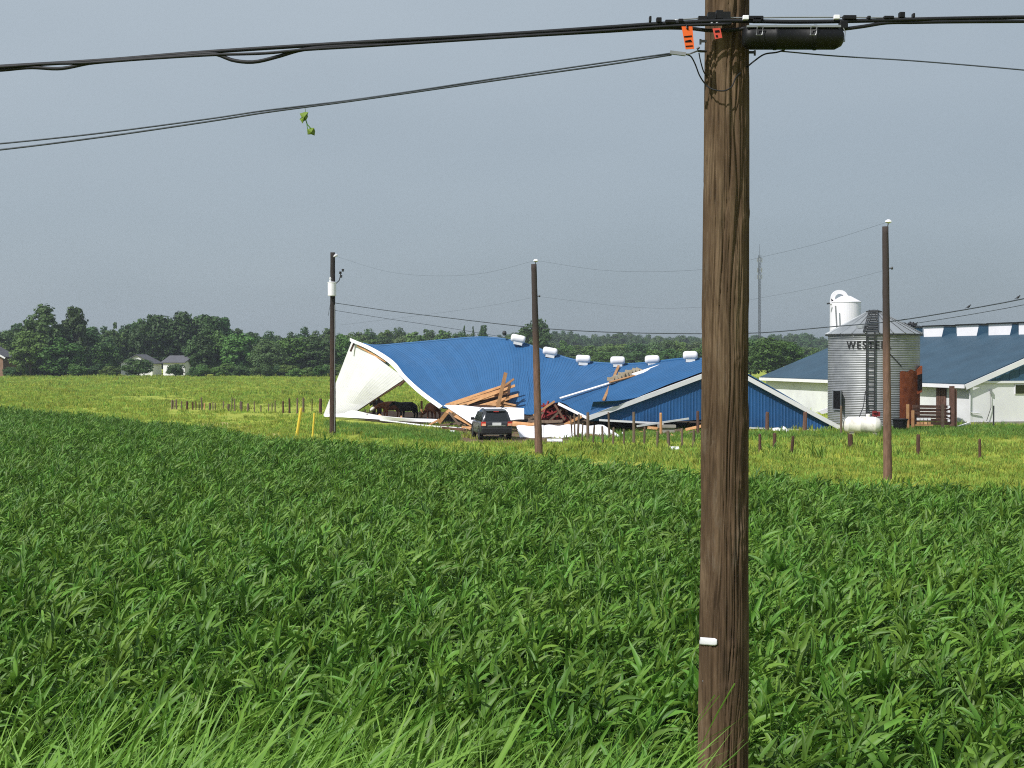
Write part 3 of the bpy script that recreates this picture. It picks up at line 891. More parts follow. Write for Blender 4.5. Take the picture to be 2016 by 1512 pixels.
# walls
MB().prism([A, A + ba * LEN, A + ba * LEN + up * EV, A + up * EV], bb * .2).build('long_wall', M['white2'], barn)
MB().prism([A + bb * .2, A + bb * 2 * HWD, A + bb * 2 * HWD + up * EV, A + bb * .2 + up * EV], ba * .2).build('end_wall', M['white'], barn)
MB().prism([A + ba * LEN + bb * .2, A + ba * LEN + bb * 2 * HWD, A + ba * LEN + bb * 2 * HWD + up * EV, A + ba * LEN + bb * HWD + up * (RG - .1), A + ba * LEN + bb * .2 + up * EV], ba * -.2).build('end_wall', M['white2'], barn)
gab = MB()
for i in range(48):                          # ribbed gable siding above the white wall
    h0, h1 = 2 * HWD * i / 48, 2 * HWD * (i + 1) / 48
    zt = lambda h: EV + (RG - EV) * (1 - abs(h - HWD) / HWD) - .03
    f0 = -.03 if i % 2 else -.06
    q = [A + bb * h0 + up * EV, A + bb * h1 + up * EV, A + bb * h1 + up * max(EV, zt(h1)), A + bb * h0 + up * max(EV, zt(h0))]
    gab.prism([x + ba * f0 for x in q], ba * .12)
gab.build('gable_siding', M['slatewall'], barn)
for s_ in (0, 1):
    e0 = slope_pt(-.004, 0, 1 + s_) - up * .16; r0 = slope_pt(-.004, 1, 1 + s_) - up * .16
    MB().bar(e0, r0, .06, .36).build('rake_trim', M['white'], barn)
MB().bar(slope_pt(0, 0) - up * .12 - bb * .03, slope_pt(1, 0) - up * .12 - bb * .03, .08, .26).build('fascia', M['white'], barn)
MB().bar(A + up * (EV - .05) - ba * .09 - bb * .1, A + up * (EV - .05) - ba * .09 + bb * 22, .08, .16).build('trim_board', M['white'], barn)
MB().bar(A - ba * .04 + up * .12, A + bb * 22 - ba * .04 + up * .12, .1, .24).build('base_course', M['concrete'], barn)
# dark doorway and window
for (t, wdt, z0, z1) in ((3.0, 1.25, 0, 2.6),):
    q = A + ba * t - bb * .05
    dr = MB().prism([q, q + ba * wdt, q + ba * wdt + up * z1, q + up * z1], bb * .04).build('door', M['fencewood'], barn)
    for k in range(4):
        q2 = q - bb * .04 + ba * (wdt * (k + .06) / 4)
        MB().prism([q2, q2 + ba * wdt * .2, q2 + ba * wdt * .2 + up * (z1 - .06), q2 + up * (z1 - .06)], bb * .035).build('board', M['fencewood'], dr)
wx = A + bb * 3.45 - ba * .05 + up * 2.15
wf = MB().prism([wx - up * .05 - bb * .05, wx + bb * 1.45 - up * .05, wx + bb * 1.45 + up * .65, wx + up * .65 - bb * .05], ba * .04).build('window', M['white'], barn)
MB().prism([wx - ba * .02, wx + bb * 1.4 - ba * .02, wx + bb * 1.4 + up * .6 - ba * .02, wx + up * .6 - ba * .02], ba * .015).build('pane', M['glass'], wf)
MB().tube([A - bb * .1 - ba * .1 + up * 2.9, A - bb * .1 - ba * .1 + up * .9, A + bb * .7 - ba * .12 + up * .8], .045, 6).build('downspout', M['white2'], barn)
MB().tube([A + bb * 1.5 - ba * .1 + up * 2.5, A + bb * 1.5 - ba * .12 + up * 1.2, A + bb * 1.15 - ba * .15 + up * .3], .025, 5).build('cable', M['darksteel'], barn)
MB().box(A + bb * 1.5 - ba * .12 + up * 2.3, (.14, .1, .3)).build('meter_box', M['steel'], barn)
# cupolas along the ridge
cup = []
for i, u in enumerate((.565, .415, .283, .166, .72)):
    c0 = slope_pt(u, 1.0) - bb * .55
    r2 = MB()
    def cq(dx, dy, dz): return c0 + bb * dx + ba * dy + up * dz
    hw = 1.5
    q = MB()
    q.prism([cq(-.22, -hw, -.42), cq(1.1, -hw, -.1), cq(1.1, -hw, .68), cq(-.08, -hw, .68), cq(-.08, -hw, -.2)], ba * 2 * hw)
    co = q.build('cupola', M['white'], barn)
    MB().prism([cq(-.22, -hw - .1, .68), cq(1.2, -hw - .1, .68), cq(1.2, -hw - .1, .78), cq(-.22, -hw - .1, .78)], ba * (2 * hw + .2)).build('cap', M['black'], co)
    MB().prism([cq(-.30, -hw - .02, -.40), cq(1.05, -hw - .02, -.08), cq(1.05, -hw - .02, .64), cq(-.04, -hw - .02, .64)], ba * -.02).build('end_siding', M['slatewall'], co)
    cup.append(cq)

# ------------------------------------------------------------------ birds
def bird_mesh():
    mb = MB()
    mb.lathe([(.0, -.15), (.045, -.11), (.075, -.03), (.075, .05), (.045, .12), (.025, .15), (0, .17)], 8, Matrix.Translation((0, 0, .12)) @ Matrix.Rotation(R(62), 4, 'Y'), caps=False)
    mb.lathe([(0, -.045), (.035, -.03), (.045, 0), (.032, .03), (0, .045)], 8, Matrix.Translation((.15, 0, .235)), caps=False)
    mb.lathe([(.014, 0), (0, .05)], 5, Matrix.Translation((.19, 0, .235)) @ Matrix.Rotation(R(90), 4, 'Y'))
    mb.prism([(-.12, -.035, .07), (-.30, -.03, -.01), (-.30, .03, -.01), (-.12, .035, .07)], (0, 0, .018))
    for s_ in (-1, 1): mb.tube([(.01, s_ * .025, .07), (.02, s_ * .025, 0)], .006, 4)
    me = bpy.data.meshes.new('bird'); me.from_pydata([tuple(v) for v in mb.v], [], mb.f); me.materials.append(M['bird'])
    me.polygons.foreach_set('use_smooth', [True] * len(me.polygons))
    return me
bme = bird_mesh()
def bird(p, label, group, s=1.0, rz=None):
    o = bpy.data.objects.new('bird', bme); col.objects.link(o); o.location = p
    o.rotation_euler = (0, 0, rnd.uniform(0, 6.28) if rz is None else rz); o.scale = (s, s, s)
    tag(o, label, 'bird', group)
for i, cq in enumerate(cup[:4]):
    for k in range(4):
        bird(cq(rnd.uniform(0, 1.0), -1.4 + k * .9 + rnd.uniform(-.3, .3), .78), 'dark bird perched on a cupola of the slate roof', 'birds on the cupolas of the slate roof', rnd.uniform(1.2, 1.6))

# ------------------------------------------------------------------ grain bin
BC = Vector((W(1720, HOR, 93).x, 93.0, 0)); BR = 2.95
zt, zc = W(0, 658, 90.3).z, W(0, 612, 93).z
gbin = empty('grain_bin', BC, 'corrugated steel grain bin with cone roof and lettering', 'grain bin')
nring = 6
for i in range(nring):
    z0, z1 = zt * i / nring, zt * (i + 1) / nring
    prof = []
    nr = 9
    for k in range(nr * 4 + 1):
        t = k / (nr * 4)
        prof.append((BR + .022 * math.sin(2 * math.pi * nr * t) + (.012 if t > .97 else 0), lerp(z0, z1 - .004, t)))
    MB().lathe(prof, 72, Matrix.Translation(BC), caps=False).build('wall_ring', M['galv'], gbin, smooth=True)
nseg = 22
for i in range(nseg):
    a0, a1 = 2 * math.pi * i / nseg, 2 * math.pi * (i + 1) / nseg
    def fn(t, r_):
        a = lerp(a0, a1, t); rr = lerp(.42, BR + .16, r_)
        z = lerp(zc - .1, zt + .03, r_) + (.06 if t < .05 else 0.0)
        return BC + Vector((math.cos(a) * rr, math.sin(a) * rr, z))
    MB().grid(fn, [0, .04, .09, .5, 1], [0, .5, 1]).build('roof_panel', M['galvroof'], gbin, solid=.02)
MB().lathe([(.50, zc - .16), (.52, zc - .02), (.30, zc + .05), (0, zc + .09)], 20, Matrix.Translation(BC)).build('roof_cap', M['darksteel'], gbin)
MB().lathe([(BR + .20, zt - .06), (BR + .20, zt + .02)], 60, Matrix.Translation(BC), caps=False).build('eave_ring', M['darksteel'], gbin)
def on_bin(px, z, off=0.0):
    """point on the bin's front at the photograph's column px"""
    a = (px - CX) / F
    # solve |(a*d, d) - BC| = BR+off for the nearer d
    A_, B_, C_ = a * a + 1, -2 * (a * BC.x + BC.y), BC.x ** 2 + BC.y ** 2 - (BR + off) ** 2
    dd = (-B_ - math.sqrt(max(0, B_ * B_ - 4 * A_ * C_))) / (2 * A_)
    return Vector((a * dd, dd, z))
# lettering wrapped on the ring below the eave
cu = bpy.data.curves.new('lettering', 'FONT'); cu.body = 'WESTEEL'; cu.size = 1.0; cu.offset = .018; cu.space_character = 1.22; cu.align_x = 'CENTER'
to = bpy.data.objects.new('lettering_source', cu); col.objects.link(to)
bpy.context.view_layer.update()
tm = bpy.data.meshes.new_from_object(to.evaluated_get(bpy.context.evaluated_depsgraph_get()))
bpy.data.objects.remove(to)
xs_ = [v.co.x for v in tm.vertices]; x0, x1 = min(xs_), max(xs_)
ys_ = [v.co.y for v in tm.vertices]; y0, y1 = min(ys_), max(ys_)
Lp, Rp = on_bin(1667, 0), on_bin(1754, 0)
aL = math.atan2(Lp.y - BC.y, Lp.x - BC.x); aR = math.atan2(Rp.y - BC.y, Rp.x - BC.x)
zl, zh = W(0, 687, 90.4).z, W(0, 671, 90.4).z
for v in tm.vertices:
    t = (v.co.x - x0) / (x1 - x0); a = lerp(aL, aR, t); s_ = (v.co.y - y0) / (y1 - y0)
    v.co = (math.cos(a) * (BR + .05), math.sin(a) * (BR + .05), lerp(zl, zh, s_))
tm.materials.clear(); tm.materials.append(M['carblack'])
lo = bpy.data.objects.new('lettering', tm); col.objects.link(lo); lo.parent = gbin
# ladder up the wall and the roof
la0, la1 = on_bin(1706, 0.2, .16), on_bin(1722, 0.2, .16)
lad = MB()
for q in (la0, la1): lad.bar(q, Vector((q.x, q.y, zt + .1)), .075, .06, up=(0, 1, 0))
lo_ = lad.build('ladder', M['darksteel'], gbin)
for k in range(19):
    z = .5 + k * (zt - .5) / 18.5
    MB().bar(Vector((la0.x, la0.y, z)), Vector((la1.x, la1.y, z)), .06, .06).build('rung', M['darksteel'], lo_)
rl = MB()
rp = []
for q in (la0, la1):
    e_ = Vector((q.x, q.y, zt + .15)); dv = Vector((q.x - BC.x, q.y - BC.y, 0)).normalized()
    tpt = BC + dv * .5; tpt.z = zc + .05
    sd = (la1 - la0).normalized() * (-.22 if q is la0 else .22)
    rp.append((e_ + sd, tpt + sd)); rl.bar(e_ + sd, tpt + sd, .05, .05)
rlo = rl.build('roof_ladder', M['darksteel'], gbin)
for k in range(9):
    t = (k + .4) / 9
    MB().bar(rp[0][0].lerp(rp[0][1], t), rp[1][0].lerp(rp[1][1], t), .17, .06).build('rung', M['darksteel'], rlo)
hatch = on_bin(1688, 0, 0); dv = (hatch - BC); dv.z = 0; hp = BC + dv * .74; hp.z = lerp(zt, zc, .28)
MB().lathe([(.36, -.05), (.36, .14), (.30, .2), (0, .2)], 18, Matrix.Translation(hp)).build('roof_hatch', M['galvroof'], gbin)
# open access door
dp = on_bin(1650, 0); z0, z1 = W(0, 807, 91).z, W(0, 769, 91).z
tang = Vector((-(dp - BC).y, (dp - BC).x, 0)).normalized(); tang = tang if tang.x > 0 else -tang
outw = Vector(((dp - BC).x, (dp - BC).y, 0)).normalized()
cz = (z0 + z1) / 2
do = MB().prism([dp + outw * .03 + tang * a + up * z for a, z in ((-.35, z0), (.35, z0), (.35, z1), (-.35, z1))], outw * .05).build('door_opening', M['blackhole'], gbin)
fr = MB()
for a, b in (((-.4, z0), (-.4, z1)), ((.4, z0), (.4, z1)), ((-.4, z0), (.4, z0)), ((-.4, z1), (.4, z1))):
    fr.bar(dp + outw * .07 + tang * a[0] + up * a[1], dp + outw * .07 + tang * b[0] + up * b[1], .08, .08, up=outw)
fr.build('door_frame', M['steel'], gbin)
lf0 = dp + outw * .1 + tang * .42; lf1 = lf0 + outw * .35 + tang * .38
MB().prism([lf0 + up * z0, lf1 + up * z0, lf1 + up * z1, lf0 + up * z1], Vector((0, .04, 0))).build('door_leaf', M['galvroof'], gbin)
# rusted sheet and chute on the shaded flank
aR_ = [math.atan2(on_bin(px, 0).y - BC.y, on_bin(px, 0).x - BC.x) for px in (1775, 1805)]
rs = MB()
def rfn(a, t):
    lo2, hi2 = .3 + .25 * noise.noise(Vector((a * 9, 0, 0))), 3.75 + .35 * noise.noise(Vector((a * 5, 4, 0)))
    z = lerp(lo2, hi2, t)
    return BC + Vector((math.cos(a) * (BR + .045), math.sin(a) * (BR + .045), z))
a0 = min(aR_) - .02; a1 = max(aR_) + .35
rs.grid(rfn, [lerp(aR_[0] - .05, aR_[0] + .75, k / 12) for k in range(13)], [k / 6 for k in range(7)])
rs.build('rusty_patch', M['rust'], gbin, solid=.012)
q = on_bin(1806, 0, .12)
MB().prism([(q.x - .1, q.y + .1, 2.2), (q.x + .35, q.y + .1, 2.4), (q.x + .35, q.y + .1, 4.1), (q.x - .1, q.y + .1, 3.8)], (0, .5, 0)).build('rusty_chute', M['rust'], gbin)
MB().prism([(q.x + .02, q.y + .05, 2.5), (q.x + .33, q.y + .05, 2.6), (q.x + .33, q.y + .05, 3.6), (q.x + .02, q.y + .05, 3.5)], (0, .04, 0)).build('chute_opening', M['blackhole'], gbin)
a_, b_ = on_bin(1751, 4.9, .06), on_bin(1776, 4.05, .06)
MB().tube([a_, a_.lerp(b_, .5), b_], .03, 5).build('pipe', M['darksteel'], gbin)

# ------------------------------------------------------------------ white feed silo behind the bin
d = 108
c0 = W(1664, HOR, d); c0.z = 0; sr = 30 * d / F
silo = empty('feed_silo', c0, 'tall white feed silo with hooped lid behind the grain bin', 'silo')
zs = W(0, 596, d).z
MB().lathe([(sr * .35, .9), (sr, 2.7), (sr, zs)], 40, Matrix.Translation(c0), caps=True).build('tank', M['white'], silo, smooth=False, bevel=.02)
MB().lathe([(sr + .03, zs), (sr + .03, zs + .06), (sr * .35, zs + .50), (0, zs + .58)], 40, Matrix.Translation(c0)).build('cone_top', M['white'], silo)
hc = c0 + Vector((-.52, -.2, 0)); hz = W(0, 588, d).z
ring = MB()
def rq(t, r_, o): return Vector((hc.x + math.cos(t) * r_, hc.y + o, hz + math.sin(t) * r_))
ro, ri = .66, .36
n_ = 32
for o in (-.14, .14):
    pass
vs = []
for i in range(n_):
    t = 2 * math.pi * i / n_
    vs += [rq(t, ro, -.14), rq(t, ro, .14), rq(t, ri, .14), rq(t, ri, -.14)]
fs = []
for i in range(n_):
    j = (i + 1) % n_
    for k in range(4): fs.append((4 * i + k, 4 * j + k, 4 * j + (k + 1) % 4, 4 * i + (k + 1) % 4))
ring.add(vs, fs); ring.prism([rq(math.pi, ro, -.14), Vector((hc.x - ro - .05, hc.y - .14, zs - .1)), Vector((hc.x + ro + .25, hc.y - .14, zs - .02)), rq(0, ro, -.14), rq(5.5, ri + .06, -.14), rq(4.71, ri + .02, -.14), rq(3.9, ri + .06, -.14)], (0, .28, 0))
ring.build('lid_hoop', M['white'], silo)
MB().tube([W(1645, 602, d - 1.35), W(1648, 652, d - 1.35), W(1648, 700, d - 1.35)], .06, 6).build('fill_pipe', M['steel'], silo)
MB().bar(W(1634, 597, d - .6), W(1628, 598, d - .6), .12, .12).build('latch', M['darksteel'], silo)
for k in range(4):
    a = k * math.pi / 2 + .6
    q = c0 + Vector((math.cos(a) * sr * .95, math.sin(a) * sr * .95, 0))
    MB().tube([q, q + Vector((0, 0, 2.9))], .06, 6).build('leg', M['white2'], silo)

# ------------------------------------------------------------------ collapsed barn
cb0 = Vector((W(1150, HOR, 96).x, 96, 0))
cb = empty('collapsed_barn', cb0, 'collapsed barn with wavy blue metal roof and white end wall', 'barn')
ridge = [(693, 668, 104.5), (728, 681, 103.8), (800, 677, 102.6), (870, 671, 101.4), (940, 665.5, 100.2), (985, 668, 99.4), (1030, 677, 98.6), (1075, 693, 97.8), (1130, 710, 96.6), (1180, 716, 95.6), (1240, 718, 94.2),
         (1290, 714, 92.8), (1330, 709, 91.5), (1360, 707, 90.7), (1395, 709, 89.8), (1432, 713, 89.0)]
rake = [(693, 668, 104.5), (735, 689, 103.0), (775, 716, 101.2), (797, 742, 99.6), (830, 772, 97.8), (870, 803, 96.0)]
eave = [(870, 803, 96.0), (910, 806, 95.0), (960, 808, 93.6), (1010, 812, 92.0), (1045, 816, 90.6), (1070, 806, 89.2), (1100, 792, 87.6), (1130, 806, 86.0), (1158, 823, 84.7)]
rake2 = [(1432, 713, 89.0), (1295, 766, 86.9), (1158, 823, 84.7)]
def curve3(pts):
    P = [W(*p) for p in pts]
    ls = [0]
    for a, b in zip(P, P[1:]): ls.append(ls[-1] + (b - a).length)
    tt = [l / ls[-1] for l in ls]
    m_ = len(P)
    tan = []
    for i in range(m_):
        a, b = max(i - 1, 0), min(i + 1, m_ - 1)
        tan.append((P[b] - P[a]) / (tt[b] - tt[a]))
    def f(t):
        t = min(1, max(0, t))
        i = 0
        while i < m_ - 2 and t > tt[i + 1]: i += 1
        h = tt[i + 1] - tt[i]; s_ = (t - tt[i]) / h
        return P[i] * (2 * s_ ** 3 - 3 * s_ ** 2 + 1) + tan[i] * h * (s_ ** 3 - 2 * s_ ** 2 + s_) + P[i + 1] * (-2 * s_ ** 3 + 3 * s_ ** 2) + tan[i + 1] * h * (s_ ** 3 - s_ ** 2)
    return f
cR, cL, cE, cK = curve3(ridge), curve3(rake), curve3(eave), curve3(rake2)
P00, P10, P01, P11 = cR(0), cR(1), cL(1), cK(1)
def roof_pt(u, v):
    a = cR(u) * (1 - v) + cE(u) * v
    b = cL(v) * (1 - u) + cK(v) * u
    c = (P00 * (1 - u) + P10 * u) * (1 - v) + (P01 * (1 - u) + P11 * u) * v
    q = a + b - c
    q.z += .045 * noise.noise(q * .85) * min(1, 6 * v * (1 - v))
    q.z += .12 * noise.noise(q * .22) * math.sin(math.pi * min(1, max(0, u))) * math.sin(math.pi * v)
    return q
def roof_n(u, v):
    e_ = .01
    a = roof_pt(min(1, u + e_), v) - roof_pt(max(0, u - e_), v); b = roof_pt(u, min(1, v + e_)) - roof_pt(u, max(0, v - e_))
    n_ = b.cross(a).normalized()
    return n_ if n_.z > 0 else -n_
vsamp = [k / 18 for k in range(19)]
roof = MB().grid(lambda u, v: roof_pt(u, v) - roof_n(u, v) * .10, [k / 36 for k in range(37)], vsamp).build('roof', M['darkwood'], cb)
npn = 38
for i in range(npn):
    u0, u1 = i / npn, (i + 1) / npn
    jit = rnd.uniform(-.012, .012)
    across = []
    for k in range(3):
        b_ = k / 3
        across += [(b_, 0), (b_ + .03, .018), (b_ + .07, .018), (b_ + .10, 0)]
    across.append((1.0, 0))
    vals = dict(across)
    def fn(a, v):
        u = lerp(u0, u1, a); n_ = roof_n(u, v)
        return roof_pt(u, v) + n_ * (vals[a] + .004 + jit)
    MB().grid(fn, [a for a, _ in across], vsamp).build('roof_panel', M['blue'], roof)
# ridge flashing
rf = MB().tube([cR(k / 60) + Vector((0, .1, .03)) for k in range(2, 61)], .10, 6)
rf.build('ridge_cap', M['blue'], roof, smooth=True)
# rear slope: intact only towards the gable end
def rear_pt(u, v):
    q = cR(lerp(.42, 1, u)); e_ = Vector((lerp(3, 20.8, u), lerp(108, 90.2, u), .25))
    r2 = q.lerp(e_, v); r2.z += .2 * math.sin(u * 9) * math.sin(math.pi * v); return r2
MB().grid(rear_pt, [k / 20 for k in range(21)], [k / 6 for k in range(7)]).build('rear_roof', M['blue'], cb, solid=.06)
# white rake trim of the torn end
def ribbon(pts_a, pts_b, m, name, parent, thick=.05, n=24):
    fa, fb = curve3(pts_a), curve3(pts_b)
    return MB().grid(lambda t, s_: fa(t).lerp(fb(t), s_), [k / n for k in range(n + 1)], [0, .5, 1]).build(name, m, parent, solid=thick)
ribbon([(691, 666, 104.2), (735, 686, 102.7), (777, 713, 100.9), (799, 740, 99.3), (832, 770, 97.5), (873, 801, 95.7)],
       [(691, 672, 104.2), (729, 691, 102.7), (770, 719, 100.9), (793, 745, 99.3), (826, 776, 97.5), (866, 806, 95.7)], M['white'], 'rake_trim', cb, .12)
# white end wall, twisted up
Q00, Q10, Q01, Q11 = W(694, 669, 104.6), W(798, 745, 99.7), W(637, 818, 108.2), W(698, 812, 105.4)
def wall_pt(s_, t):
    q = Q00.lerp(Q10, s_).lerp(Q01.lerp(Q11, s_), t)
    cr1 = max(0, 1 - abs(s_ - .58 - .12 * t) / .35)              # one soft crease down the sheet
    return q + Vector((-.10, -.16, .03)) * cr1 * math.sin(math.pi * min(1, t * 1.2 + .05)) + Vector((0, -.02 * noise.noise(q * 1.3), 0))
npw = 11
for i in range(npw):
    vals = [(0, 0), (.06, .005), (.12, .005), (.18, 0), (.5, 0), (.55, .004), (.62, .004), (.67, 0), (1, 0)]
    vd = dict(vals)
    MB().grid(lambda a, t: wall_pt((i + a) / npw, t) + Vector((-.6, -.75, .2)) * vd[a], [a for a, _ in vals], [k / 14 for k in range(15)]).build('siding_panel', M['white'], cb, solid=.02)
MB().bar(W(703, 680, 103.9), W(760, 712, 101.6), .07, .12).build('rafter', M['timber'], cb)
MB().bar(W(697, 676, 104.2), W(690, 692, 104.3), .06, .14).build('bracket', M['darkwood'], cb)
MB().bar(W(797, 749, 99.9), W(698, 811, 105.5), .10, .14).build('sill_beam', M['darkwood'], cb)
MB().bar(W(787, 759, 100.2), W(798, 748, 99.6), .10, .16).build('joist', M['darkwood'], cb)
for px, top_, b_ in ((736, 783, 822), (745, 784, 822)):
    MB().bar(W(px, b_, 106), W(px + 1, top_, 106), .22, .22, up=(0, 1, 0)).build('post', M['darkwood'], cb)
MB().bar(W(830, 822, 104), W(830, 789, 104), .16, .16, up=(0, 1, 0)).build('post', M['timber'], cb)
# gable wall of ribbed blue siding
gb = [(1158, 828), (1230, 829), (1310, 831), (1380, 826), (1440, 838), (1475, 841), (1655, 847)]
def gtop(px): return 824 - .368 * (px - 1162) if px < 1433 else 846 - .54 * (1656 - px) if px > 1433 else 724
def gd(px, t): return lerp(84.9, 89.2, (px - 1158) / 497) + .5 * t * (1 - abs(px - 1433) / 275)
ngp = 19
for i in range(ngp):
    x0, x1 = lerp(1162, 1654, i / ngp), lerp(1162, 1654, (i + 1) / ngp)
    across = []
    for k in range(4):
        b_ = k / 4; across += [(b_, 0), (b_ + .03, .02), (b_ + .09, .02), (b_ + .12, 0)]
    across.append((1.0, 0)); vd = dict(across)
    def fn(a, t):
        px = lerp(x0, x1, a); top_ = min(gtop(px), interp(gb, px) - .5)
        return W(px, lerp(interp(gb, px), top_, t), gd(px, t)) + Vector((0, -vd[a], 0))
    MB().grid(fn, [a for a, _ in across], [0, .5, 1]).build('siding_panel', M['bluewall'], cb, solid=.02)
for (xa, xb) in ((1157, 1300), (1300, 1433)):
    MB().prism([W(xa, gtop(xa) - 6.5, gd(xa, 1) - .35), W(xb, gtop(xb) - 6.5, gd(xb, 1) - .35), W(xb, gtop(xb) + 3, gd(xb, 1) - .35), W(xa, gtop(xa) + 3, gd(xa, 1) - .35)], (0, .3, 0)).build('gable_trim', M['white'], cb)
for (xa, xb) in ((1433, 1540), (1540, 1657)):
    f_ = lambda x: 846 - .54 * (1656 - x)
    MB().prism([W(xa, f_(xa) - 7, gd(xa, 1) - .35), W(xb, f_(xb) - 7, gd(xb, 1) - .35), W(xb, f_(xb) + 2.5, gd(xb, 1) - .35), W(xa, f_(xa) + 2.5, gd(xa, 1) - .35)], (0, .3, 0)).build('gable_trim', M['white'], cb)
MB().bar(W(1180, 827, 84.7), W(1306, 834, 85.6), .06, .12).build('base_trim', M['white'], cb)
MB().bar(W(1254, 839, 84.4), W(1356, 824, 85.8), .06, .11).build('loose_trim', M['white2'], cb)
MB().bar(W(1476, 842.5, 87.3), W(1640, 848.5, 88.8), .06, .09).build('base_trim', M['white'], cb)
MB().bar(W(1477, 847, 87.4), W(1512, 850, 87.7), .1, .24).build('base_block', M['timber'], cb)
MB().prism([W(1100, 792, 87.3), W(1158, 821, 84.5), W(1158, 827, 84.5), W(1098, 797, 87.3)], (0, .15, 0)).build('eave_trim', M['white'], cb)
for k in range(9):      # floor joists and stalls in the dark under the gable
    x = 1175 + k * 36
    MB().bar(W(x, 832, 87 + rnd.uniform(0, 2)), W(x + rnd.uniform(-14, 20), 852, 87 + rnd.uniform(0, 2)), .14, .12, up=(0, 1, 0)).build('stud', M['darkwood'], cb)
# bent-up roofing flap
fl = curve3([(1161, 815, 84.6), (1180, 806, 84.7), (1222, 797, 85.2), (1268, 781, 86.0)]); fu = curve3([(1168, 791, 84.5), (1190, 790, 84.6), (1222, 788, 85.1), (1268, 780, 85.9)])
MB().grid(lambda t, s_: fl(t).lerp(fu(t), s_) + Vector((0, .15 * math.sin(math.pi * s_), 0)), [k / 14 for k in range(15)], [0, .3, .6, 1]).build('bent_panel', M['bluewall'], cb, solid=.02)
# ridge vents
for px, py, d_, rot in ((1020, 668, 98.4, -12), (1083, 693, 97.3, -10), (1148, 708, 95.9, -3), (1216, 711, 94.4, 0), (1284, 709, 92.7, 2), (1359, 701, 90.4, 0)):
    c_ = W(px, py - 1, d_ - .15)
    hl_, r_v = 14.5 * d_ / F, .28
    Mx = Matrix.Translation(c_) @ Matrix.Rotation(R(-rot), 4, 'Y') @ Matrix.Rotation(R(90), 4, 'Y')
    v_ = MB().lathe([(0, -hl_), (r_v * .65, -hl_ + .02), (r_v * .94, -hl_ + .10), (r_v, -hl_ + .2), (r_v, hl_ - .2), (r_v * .94, hl_ - .10), (r_v * .65, hl_ - .02), (0, hl_)], 18, Mx, caps=False).build('roof_vent', M['white'], cb, smooth=True)
    rt = Matrix.Rotation(R(-rot), 3, 'Y')
    MB().box(c_ + Vector((0, 0, -.24)), (hl_ * 1.2, .34, .36), rot=rt).build('vent_base', M['white2'], v_)
MB().lathe([(0, 0), (.12, .03), (.16, .2), (.1, .34), (0, .36)], 10, Matrix.Translation(W(993, 661, 99.0))).build('vent_cap', M['darksteel'], cb)

# ------------------------------------------------------------------ loose debris
def plank(p0, p1, wd, th_, m, label, group, name='plank'):
    o = MB().bar(p0, p1, wd, th_, up=(0, -1, .3)).build(name, m)
    return tag(o, label, 'plank', group)
def Z1(x, y, d_): return W(620 + x / 4.582, 640 + y / 4.582, d_)
gH = 'splintered timbers in the heap against the blue roof'
lH = 'splintered timber in the heap leaning on the blue roof'
tag(MB().prism([Z1(1190, 722, 94.4), Z1(1690, 552, 93.4), Z1(1770, 500, 93.0), Z1(1752, 690, 92.0), Z1(1600, 745, 92.0)], (0.0, .18, .05)).build('decking_and_shade_sheet', M['darkwood']), 'dark torn roof decking behind the splintered timbers', 'decking')
for a, b, da, db, s_ in (((1180, 722), (1700, 548), 94, 92.6, .16), ((1230, 722), (1700, 580), 93.7, 92.3, .15), ((1370, 712), (1805, 545), 93.2, 91.8, .17), ((1490, 730), (1836, 630), 92.9, 91.6, .19), ((1500, 700), (1796, 486), 93.3, 92.4, .14),
                     ((1440, 690), (1740, 600), 93.4, 92.1, .12), ((1560, 712), (1815, 732), 92.4, 91.4, .18), ((1600, 735), (1760, 660), 92.4, 91.5, .12), ((1300, 722), (1620, 640), 93.5, 92.4, .12), ((1640, 690), (1815, 725), 92.0, 91.3, .12)):
    plank(Z1(*a, da), Z1(*b, db), s_, .06, M['timber'], lH, gH)
plank(Z1(1722, 428, 91.6), Z1(1648, 748, 91.6), .24, .07, M['timber'], 'long bare timber standing upright across the splintered heap', 'big loose timbers on the barn')
plank(W(1218, 720, 93.8), W(1188, 788, 86.2), .16, .07, M['timber'], 'thin reddish timber lying down the blue roof below a ridge vent', 'big loose timbers on the barn')
# white strip, insulation and torn decking on the roof
tag(MB().bar(W(1103, 784, 87.6), W(1208, 752, 89.3), .20, .06, up=(0, -.3, 1)).build('trim_strip', M['white']), 'long white trim strip lying across the blue roof', 'trim strip')
tag(MB().bar(W(1248, 738, 90.0), W(1305, 719, 91.6), .42, .07, up=(0, -.3, 1)).build('trim_strip', M['white']), 'short bent white strip near the roof ridge', 'trim strip')
tag(MB().bar(W(1200, 753, 89.0), W(1252, 739, 90.0), .2, .07, up=(0, -.3, 1)).build('plank', M['timber']), 'orange timber joining the two white strips on the roof', 'plank')
ins = MB()
for k in range(9):
    t = k / 8; c_ = W(lerp(1202, 1258, t), lerp(746, 728, t), lerp(89.6, 90.8, t))
    ins.box(c_ + Vector((0, 0, rnd.uniform(-.05, .05))), (.42, .3, .22 + .12 * math.sin(t * 3)), rot=Matrix.Rotation(rnd.uniform(-.5, .5), 3, 'Y'))
tag(ins.build('insulation', mat('torn_insulation', (.33, .24, .14), .95, c2=(.48, .44, .36), nscale=3)), 'torn brown insulation sticking out of the roof crack', 'insulation')
